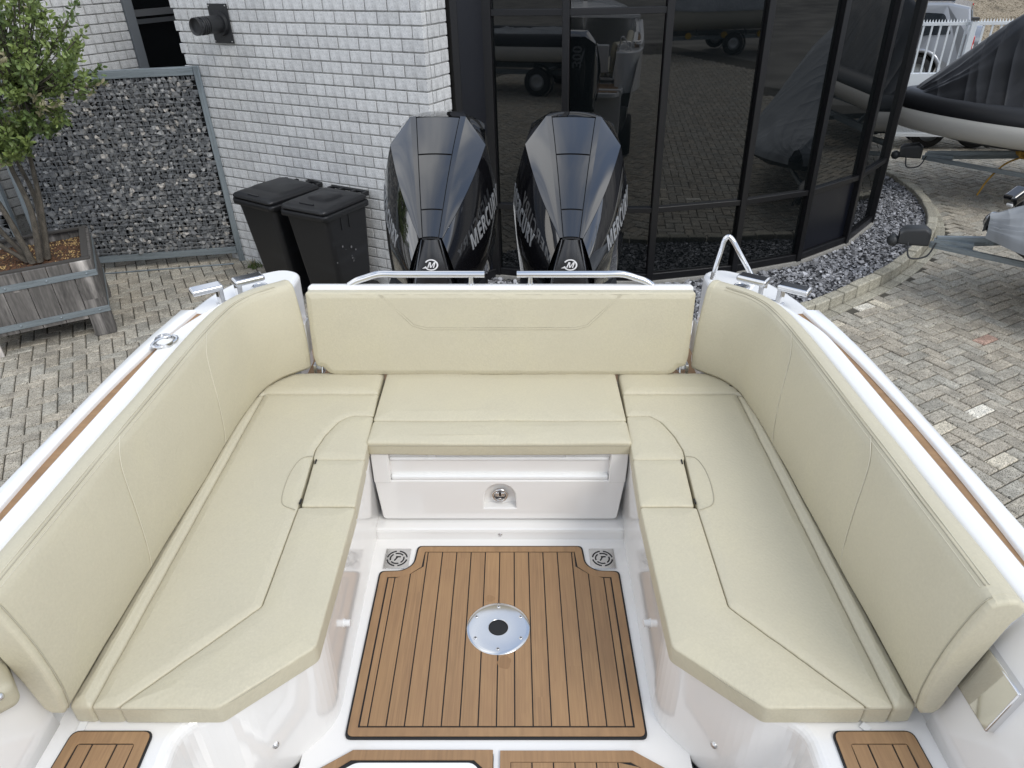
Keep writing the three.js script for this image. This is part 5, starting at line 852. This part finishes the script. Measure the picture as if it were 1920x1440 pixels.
function coveredBoat(name, label, pos, turn, o) { // local +x runs from bow to stern
  const g = thing(name, label, 'boat', pos, turn), L = o.L, hb = o.beam / 2, W = x => hb * Math.pow(Math.sin(Math.min(1, (x + 0.02) / o.nose) * Math.PI / 2), 0.62);
  const st = [...Array(41)].map((_, k) => k / 40 * L), st2 = [...Array(101)].map((_, k) => k / 100 * L);
  const sheer = x => o.sheer + o.rise * Math.pow(Math.max(0, 1 - x / (L * 0.45)), 2);
  if (o.tube) {
    const pts = []; for (let k = 40; k >= 0; k--) pts.push(V3(st[k], sheer(st[k]), W(st[k]) - o.tube)); const near = pts.map(p => p.clone()); const far = pts.slice().reverse().map(p => V3(p.x, p.y, -p.z));
    const all = [...near.filter(p => p.z > 0.1), V3(o.tube * 0.3, sheer(0), 0), ...far.filter(p => p.z < -0.1)];
    const c = new THREE.CatmullRomCurve3(all, false, 'centripetal'); mesh('tube', new THREE.TubeGeometry(c, 140, o.tube, 22), tubeMat, g);
    const c2 = new THREE.CatmullRomCurve3(all.map(p => V3(p.x, p.y + o.tube * 0.5, p.z * 1.0)), false, 'centripetal'); mesh('upper_tube', new THREE.TubeGeometry(c2, 140, o.tube * 0.93, 18), ribBlack, g);
    const P = all[Math.floor(all.length / 2) - 3]; mesh('patch', [0, 1, 2].map(k => box(0.10, 0.05, 0.012, [all[34 - k * 3].x + 0.1, all[34 - k * 3].y + o.tube * 1.05, all[34 - k * 3].z + 0.12], [0.6, 0.9, 0.3], 0.003)), std([0.75, 0.75, 0.74], 0.5), g);
  }
  // hull
  const hull = st.filter((_, k) => k % 2 === 0).map(x => { const w = W(x) * (o.tube ? 0.72 : 1), s = sheer(x) - (o.tube ? 0.1 : 0.0), k = o.keel + (s - o.keel) * Math.pow(Math.max(0, 1 - x / (L * 0.35)), 3) * 0.9; return [[x, s, w], [x, s * 0.55 + k * 0.45, w * 0.97], [x, s * 0.2 + k * 0.8, w * 0.7], [x, k, 0], [x, s * 0.2 + k * 0.8, -w * 0.7], [x, s * 0.55 + k * 0.45, -w * 0.97], [x, s, -w]]; });
  mesh('hull', loft(hull, false, false), o.hullMat, g);
  // cover stretched over a ridge, sagging between supports
  const cov = st2.map((x, i) => { const w = Math.max(0.03, W(x) * (o.tube ? 0.9 : 1.03)), s = sheer(x) + (o.tube ? o.tube * 1.1 : 0.0), rid = o.ridge(x / L); return [...Array(49)].map((_, j) => { const a = j / 48 * 2 - 1, q = Math.abs(a), prof = 1 - Math.pow(q, o.pow); const rd = Math.pow(1 - Math.min(1, Math.abs(noise(x * 1.6 + q * 3.5, a * 2.2, 5)) * 2.6), 3); const fold = 0.03 * noise(x * 2.3 + q * 2, a * 4, 3) + 0.04 * noise(x * 1.1, a * 1.5, 8) + 0.035 * rd * (0.3 + q); return [x + (i === 0 ? -0.02 : 0), s + (rid - s) * prof + fold * (q < 0.98 ? 1 : 0), w * a]; }); });
  const skirt = cov.map(r => [[r[0][0], r[0][1] - o.skirt, r[0][2] * 1.01], ...r, [r[48][0], r[48][1] - o.skirt, r[48][2] * 1.01]]);
  const cg = loft(skirt, false, false), cu = cg.attributes.uv, cp = cg.attributes.position; for (let i = 0; i < cp.count; i++) cu.setXY(i, cp.getX(i) * 0.5, cp.getZ(i) * 0.5 + cp.getY(i) * 0.3);
  mesh('cover', cg, o.cover, g);
  return g;
}
const A22 = -THREE.MathUtils.degToRad(21);
const rib = coveredBoat('inflatable_boat', 'rigid inflatable boat under a black cover on a trailer at the right', [5.02, 0, -9.78], A22, { L: 6.4, beam: 2.5, nose: 2.2, sheer: 0.93, rise: 0.06, tube: 0.195, keel: 0.6, hullMat: ribBlack, cover: blackCover, skirt: 0.1, pow: 1.5, ridge: t => 1.12 + 1.45 * Math.sin(Math.min(1, t / 0.36) * Math.PI / 2) });
const grey = coveredBoat('covered_boat', 'small boat under a pale grey cover on a trailer at the right edge', [4.12, 0, -6.02], A22, { L: 5.2, beam: 1.9, nose: 1.7, sheer: 0.62, rise: 0.1, tube: 0, keel: 0.36, hullMat: ribBlack, cover: greyCover, skirt: 0.06, pow: 1.8, ridge: t => 0.84 + 0.45 * Math.sin(Math.min(1, t / 0.4) * Math.PI / 2) + 0.75 * THREE.MathUtils.smoothstep(t, 0.15, 0.5) });
{ // folding ladder lying over the grey cover
  const l = thing('boarding_ladder', 'curved metal ladder standing on the grey boat cover', 'ladder', [6.1, 1.5, -5.55], A22 + 0.5);
  for (const s of [-1, 1]) mesh('rail', tube([[0, 0, s * 0.14], [0.25, 0.45, s * 0.14], [0.55, 0.85, s * 0.14], [0.9, 1.0, s * 0.14]], 0.018, 40, 8), galvBright, l);
  for (let k = 0; k < 3; k++) mesh('rung', rod([0.12 + k * 0.12, 0.22 + k * 0.2, -0.14], [0.12 + k * 0.12, 0.22 + k * 0.2, 0.14], 0.014), galvBright, l);
}
function trailer(label, pos, turn, L, axle, y, half) { // hitch at the origin, +x to the rear
  const t = thing('boat_trailer', label, 'trailer', pos, turn);
  const hd = new THREE.Group(); hd.name = 'hitch_head'; t.add(hd);
  mesh('housing', loft([[-0.02, 0.07, 0.05], [0.02, 0.11, 0.06], [0.18, 0.13, 0.06], [0.24, 0.09, 0.05]].map(([x, h, w]) => roundPoly([[-w, y - 0.04], [w, y - 0.04], [w, y + h], [-w * 0.8, y + h + 0.02]], 0.025, 3).map(([z, yy]) => [x, yy, z]))), jockey, hd);
  mesh('coupling', [xf(new THREE.SphereGeometry(0.055, 14, 10), [-0.06, y - 0.02, 0]), rod([-0.06, y - 0.02, 0], [0.1, y, 0], 0.035, 12)], jockey, hd);
  mesh('cable', tube([[0.06, y, 0.05], [0.1, y - 0.14, 0.1], [0.24, y - 0.12, 0.08], [0.3, y, 0.03]], 0.008, 30, 6), jockey, hd);
  mesh('drawbar', [bar([0.28, y, 0], [0.6, y, 0.06], 0.06, 0.06), bar([0.26, y - 0.03, 0.0], [1.5, y - 0.05, half], 0.03, 0.05), bar([0.26, y - 0.03, 0.0], [1.5, y - 0.05, -half], 0.03, 0.05), bar([0.3, y + 0.03, 0], [1.7, y + 0.14, 0], 0.045, 0.045)], galv, t);
  mesh('frame', [bar([1.5, y - 0.05, half], [L, y - 0.05, half], 0.06, 0.1), bar([1.5, y - 0.05, -half], [L, y - 0.05, -half], 0.06, 0.1), bar([axle, y - 0.08, -half - 0.25], [axle, y - 0.08, half + 0.25], 0.07, 0.07), bar([1.7, y + 0.08, 0], [L, y + 0.02, 0], 0.06, 0.08)], galv, t);
  for (const s of [-1, 1]) { const w = [axle, 0.3, s * (half + 0.36)]; const tg = new THREE.Group(); wheel(t, w, 0.3, 0.17, Math.PI / 2); mesh('mudguard', xf(new THREE.CylinderGeometry(0.36, 0.36, 0.2, 20, 1, true, 0, Math.PI), [w[0], w[1], w[2]], [Math.PI / 2, 0, 0]), jockey, t); for (const x of [2.4, 3.4, axle + 0.5]) mesh('keel_support', [bar([x, y, s * half], [x, y + 0.22, s * half * 0.6], 0.05, 0.05)], galv, t); }
  mesh('jockey_wheel', [rod([2.0, 0.12, -0.1], [2.0, y + 0.1, -0.1], 0.024), cyl(0.1, 0.1, 0.05, [2.0, 0.1, -0.1], [Math.PI / 2, 0, 0])], jockey, t);
  return t;
}
const tr1 = trailer('steel boat trailer under the black-covered inflatable', [5.05, 0, -9.54], A22 - 0.06, 6.2, 4.2, 0.48, 0.55);
const tr2 = trailer('steel boat trailer under the grey-covered boat', [3.62, 0, -6.46], A22 + 0.02, 5.4, 3.4, 0.48, 0.5);
{ // winch post with yellow strap
  const w = new THREE.Group(); w.name = 'winch'; tr1.add(w);
  mesh('post', [bar([1.35, 0.55, 0], [1.45, 0.8, 0], 0.06, 0.06), bar([1.3, 0.62, 0.16], [1.9, 0.6, 0.16], 0.1, 0.08)], galv, w);
  mesh('strap_drum', [xf(new THREE.CylinderGeometry(0.085, 0.085, 0.1, 20), [1.32, 0.66, 0.18], [Math.PI / 2, 0.5, 0]), xf(new THREE.TorusGeometry(0.075, 0.02, 8, 20), [1.32, 0.66, 0.24], [0, 0.5, 0])], webbing, w);
  mesh('strap', [bar([1.02, 0.74, 0.16], [1.28, 0.66, 0.17], 0.05, 0.015), tube([[1.3, 0.58, 0.2], [1.15, 0.5, 0.24], [1.02, 0.3, 0.26], [0.95, 0.1, 0.28]], 0.012, 20, 5)], webbing, w);
  mesh('roller', [cyl(0.07, 0.07, 0.09, [1.28, 0.86, 0.02], [Math.PI / 2, 0, 0], 18)], std([0.5, 0.36, 0.04], 0.6), w);
  mesh('hook', tube([[0.98, 0.68, 0.12], [0.9, 0.66, 0.12], [0.9, 0.76, 0.12], [1.0, 0.78, 0.12]], 0.012, 20, 6), jockey, w);
  const v = new THREE.Group(); v.name = 'winch'; tr2.add(v);
  mesh('post', bar([0.72, 0.5, 0], [0.8, 0.78, 0], 0.05, 0.06), galv, v);
  mesh('cable_drum', [cyl(0.06, 0.06, 0.1, [0.72, 0.70, 0.0], [Math.PI / 2, 0.2, 0], 18), cyl(0.085, 0.085, 0.015, [0.72, 0.70, 0.055], [Math.PI / 2, 0.2, 0], 18), cyl(0.085, 0.085, 0.015, [0.72, 0.70, -0.055], [Math.PI / 2, 0.2, 0], 18)], steelSoft, v);
  mesh('bow_stop', box(0.12, 0.12, 0.09, [0.86, 0.76, 0], [0, 0, 0.4], 0.02), jockey, v);
}
{ // small outboard propped beside the grey boat
  const o = thing('small_outboard', 'small black outboard with a white flash lying behind the grey boat bow', 'outboard engine', [4.78, 0.72, -6.75], 0.4); o.scale.setScalar(0.6);
  mesh('cowl', xf(new RoundedBoxGeometry(0.34, 0.2, 0.22, 4, 0.06), [0, 0.08, 0], [0, 0, 0.45]), cowlSide, o);
  mesh('flash', xf(new RoundedBoxGeometry(0.035, 0.05, 0.1, 3, 0.012), [-0.155, -0.03, 0.05], [0, 0, 0.45]), whitePlastic, o);
  mesh('leg', [rod([0.1, 0.05, 0], [0.25, -0.3, 0], 0.04), box(0.1, 0.2, 0.1, [0.2, -0.12, 0])], legMat, o);
}

// ---------------------------------------------------------------- palisade gate, flatbed trailer and silver car at the back right
{
  const f = thing('palisade_gate', 'white spiked steel bar gate in front of the silver car', 'gate', [6.0, 0, -12.85], THREE.MathUtils.degToRad(-9)); const wm = std([0.66, 0.69, 0.71], 0.45, { metalness: 0.1 });
  mesh('top_rail', bar([-0.9, 1.69, 0], [4.2, 1.69, 0], 0.045, 0.045), wm, f); mesh('bottom_beam', bar([-0.9, 0.84, 0], [4.2, 0.84, 0], 0.12, 0.24), wm, f);
  for (let k = 0; k < 34; k++) { const x = -0.8 + k * 0.128; if (x < 2.9) mesh('bar', bar([x, 0.95, 0], [x, 1.67, 0], 0.024, 0.024), wm, f); }
  mesh('spikes', [...Array(110)].map((_, k) => xf(new THREE.ConeGeometry(0.015, 0.05, 4), [-0.85 + k * 0.045, 1.735, 0])), wm, f).userData.kind = 'stuff';
  mesh('post', [bar([1.32, 0, 0.07], [1.32, 1.72, 0.07], 0.08, 0.08)], wm, f); mesh('post_cap', box(0.1, 0.05, 0.1, [1.32, 1.76, 0.07], [0, 0, 0], 0.01), std([0.04, 0.04, 0.04], 0.6), f);
  for (const x of [-0.7, 4]) mesh('gate_foot', bar([x, 0, 0], [x, 0.72, 0], 0.1, 0.1), wm, f);
  const t = thing('flatbed_trailer', 'white flatbed trailer with checker-plate side below the spiked gate', 'trailer', [5.4, 0, -12.1], THREE.MathUtils.degToRad(-9));
  mesh('deck', box(4.2, 0.1, 0.8, [1.6, 0.62, 0], [0, 0, 0], 0.01), wm, t); mesh('side_plate', box(4.2, 0.3, 0.02, [1.6, 0.41, 0.4]), std([0.45, 0.47, 0.48], 0.4, { metalness: 0.4, bumpMap: tex(128, 128, (u, v) => { const a = Math.sin((u + v) * 75) * Math.sin((u - v) * 75) > 0.35 ? 1 : 0; return [a, a, a]; }, [8, 1], false), bumpScale: 0.01 }), t);
  mesh('rail', bar([-0.5, 0.25, 0.43], [3.7, 0.25, 0.43], 0.04, 0.05), wm, t);
  wheel(t, [1.2, 0.26, 0.15], 0.26, 0.18, Math.PI / 2); wheel(t, [1.9, 0.26, 0.15], 0.26, 0.18, Math.PI / 2); wheel(t, [1.2, 0.26, -0.3], 0.26, 0.18, Math.PI / 2);
}
{ // silver off-roader, nose to the left and away
  const c = thing('silver_car', 'silver off-road car parked behind the white spiked gate', 'car', [9.1, 0, -17.4], THREE.MathUtils.degToRad(-30)); // local +x = rear, +z = near side
  const paint = phys([0.30, 0.315, 0.34], 0.3, { metalness: 0.6, clearcoat: 1, clearcoatRoughness: 0.05 }), cg = phys([0.02, 0.025, 0.03], 0.04, { ior: 1.9 }), clad = std([0.10, 0.105, 0.11], 0.6), red = phys([0.5, 0.012, 0.015], 0.15, { clearcoat: 1 });
  const side = [[-3.4, 0.38], [-3.42, 0.72], [-3.3, 0.92], [-2.4, 1.06], [-1.75, 1.58], [-1.4, 1.68], [0.3, 1.70], [0.72, 1.62], [0.86, 1.1], [0.92, 0.72], [0.9, 0.36]];
  const arch = (x) => [...Array(9)].map((_, k) => { const a = k / 8 * Math.PI; return [x + Math.cos(a) * 0.42, 0.36 + Math.sin(a) * 0.4]; });
  const out = [...side, ...arch(0.0), ...arch(-2.62)];
  const ex = new THREE.ExtrudeGeometry(shapeOf(out), { depth: 1.66, bevelEnabled: true, bevelThickness: 0.06, bevelSize: 0.05, bevelOffset: -0.05, bevelSegments: 4 }); ex.translate(0, 0, -0.83);
  { const p = ex.attributes.position; for (let i = 0; i < p.count; i++) { const y = p.getY(i); if (y > 1.0) p.setZ(i, p.getZ(i) * (1 - (y - 1.0) * 0.2)); } ex.computeVertexNormals(); }
  mesh('body', ex, paint, c);
  const win = (pts) => { const g = new THREE.ExtrudeGeometry(shapeOf(roundPoly(pts, 0.06, 4)), { depth: 0.01, bevelEnabled: false }); const p = g.attributes.position; for (let i = 0; i < p.count; i++) p.setZ(i, p.getZ(i) + 0.887 - Math.max(0, p.getY(i) - 1.0) * 0.178); g.computeVertexNormals(); return g; };
  mesh('side_window', win([[-0.28, 1.08], [-0.28, 1.52], [0.28, 1.50], [0.5, 1.12]]), cg, c); mesh('side_window', win([[-1.1, 1.07], [-1.05, 1.54], [-0.36, 1.53], [-0.36, 1.08]]), cg, c); mesh('side_window', win([[-2.0, 1.06], [-1.6, 1.5], [-1.18, 1.53], [-1.2, 1.07]]), cg, c);
  mesh('rear_window', xf(new RoundedBoxGeometry(0.03, 0.42, 1.25, 3, 0.014), [0.805, 1.35, 0], [0, 0, 0.24]), phys([0.16, 0.18, 0.19], 0.05, { ior: 1.9 }), c);
  mesh('high_brake_light', box(0.02, 0.04, 0.34, [0.745, 1.63, 0], [0, 0, 0.24], 0.006), red, c);
  for (const s of [-1, 1]) { const tl = mesh('tail_light', xf(new RoundedBoxGeometry(0.14, 0.32, 0.2, 3, 0.03), [0.875, 0.95, s * 0.82]), red, c); mesh('reversing_lens', xf(new RoundedBoxGeometry(0.145, 0.09, 0.16, 3, 0.02), [0.88, 0.90, s * 0.83]), whitePlastic, tl); }
  mesh('spare_wheel_cover', cyl(0.33, 0.33, 0.12, [0.97, 0.88, -0.15], [0, 0, Math.PI / 2], 32), paint, c);
  mesh('rear_bumper', box(0.16, 0.2, 1.7, [0.92, 0.5, 0], [0, 0, 0], 0.04), clad, c); mesh('door_handle', box(0.2, 0.03, 0.03, [-0.62, 0.97, 0.9], [0, 0, 0], 0.01), whitePlastic, c);
  for (const x of [0, -2.62]) { mesh('wheel_arch', xf(new THREE.TorusGeometry(0.44, 0.05, 8, 24, Math.PI), [x, 0.36, 0.86]), paint, c); for (const s of [-1, 1]) wheel(c, [x, 0.34, s * 0.78], 0.34, 0.22, Math.PI / 2); }
  for (const s of [-1, 1]) mesh('roof_rail', bar([-1.3, 1.73, s * 0.6], [0.4, 1.74, s * 0.6], 0.04, 0.05), std([0.05, 0.05, 0.05], 0.5), c);
}
{ // gravel bank behind the car
  const h = new THREE.PlaneGeometry(40, 6, 40, 8); h.rotateX(-Math.PI / 2 + 0.55); const p = h.attributes.position; for (let i = 0; i < p.count; i++) p.setY(i, p.getY(i) + fbm(p.getX(i), p.getZ(i)) * 0.5); h.computeVertexNormals(); h.translate(16, 1.2, -27);
  structure(mesh('gravel_bank', h, std([0.27, 0.23, 0.17], 1, { map: speckle([1, 1, 1], [0.4, 0.36, 0.3], [1, 1, 1], 13, 256, 2400, 900, [20, 4], 0.3) }), scene));
}

// boats across the yard, behind the photographer, mirrored in the glass
{
  const cream = std([0.55, 0.54, 0.48], 0.4);
  const a = coveredBoat('covered_boat', 'cream boat across the yard, seen only mirrored in the glass front', [9.2, 0, 9.4], THREE.MathUtils.degToRad(18), { L: 6.5, beam: 2.3, nose: 2.6, sheer: 1.25, rise: 0.25, tube: 0, keel: 0.6, hullMat: cream, cover: greyCover, skirt: 0.05, pow: 2.2, ridge: t => 1.5 + 0.4 * Math.sin(Math.min(1, t / 0.5) * Math.PI / 2) });
  const ta = trailer('trailer with yellow rollers under the cream boat across the yard', [8.4, 0, 9.7], THREE.MathUtils.degToRad(18), 6.6, 4.4, 0.5, 0.55);
  for (let k = 0; k < 4; k++) mesh('roller', cyl(0.09, 0.09, 0.08, [2 + k * 1.1, 0.52, -0.62], [Math.PI / 2, 0, 0], 16), std([0.55, 0.36, 0.04], 0.6), ta);
  const b = coveredBoat('inflatable_boat', 'pale inflatable boat across the yard, mirrored in the left glass pane', [-8.6, 0, 2.2], THREE.MathUtils.degToRad(-14), { L: 5.6, beam: 2.1, nose: 2.0, sheer: 0.95, rise: 0.1, tube: 0.23, keel: 0.6, hullMat: ribBlack, cover: greyCover, skirt: 0.05, pow: 2, ridge: t => 1.2 + 0.2 * t });
  const tb = trailer('trailer under the pale inflatable boat across the yard', [-9.2, 0, 2.1], THREE.MathUtils.degToRad(-14), 5.6, 3.6, 0.5, 0.5);
  { const t0 = new TextGeometry('202', { font, size: 0.16, depth: 0.006, bevelEnabled: false }); t0.rotateY(Math.PI); t0.translate(4.6, 0.88, -1.068); mesh('numerals', t0, ribBlack, b); }
  mesh('outboard_cowl', [xf(new RoundedBoxGeometry(0.5, 0.5, 0.36, 4, 0.1), [5.75, 1.5, 0]), box(0.2, 0.7, 0.14, [5.75, 1.0, 0], [0, 0, 0], 0.03)], greyLeg, b);
}
renderer.render(scene, camera);
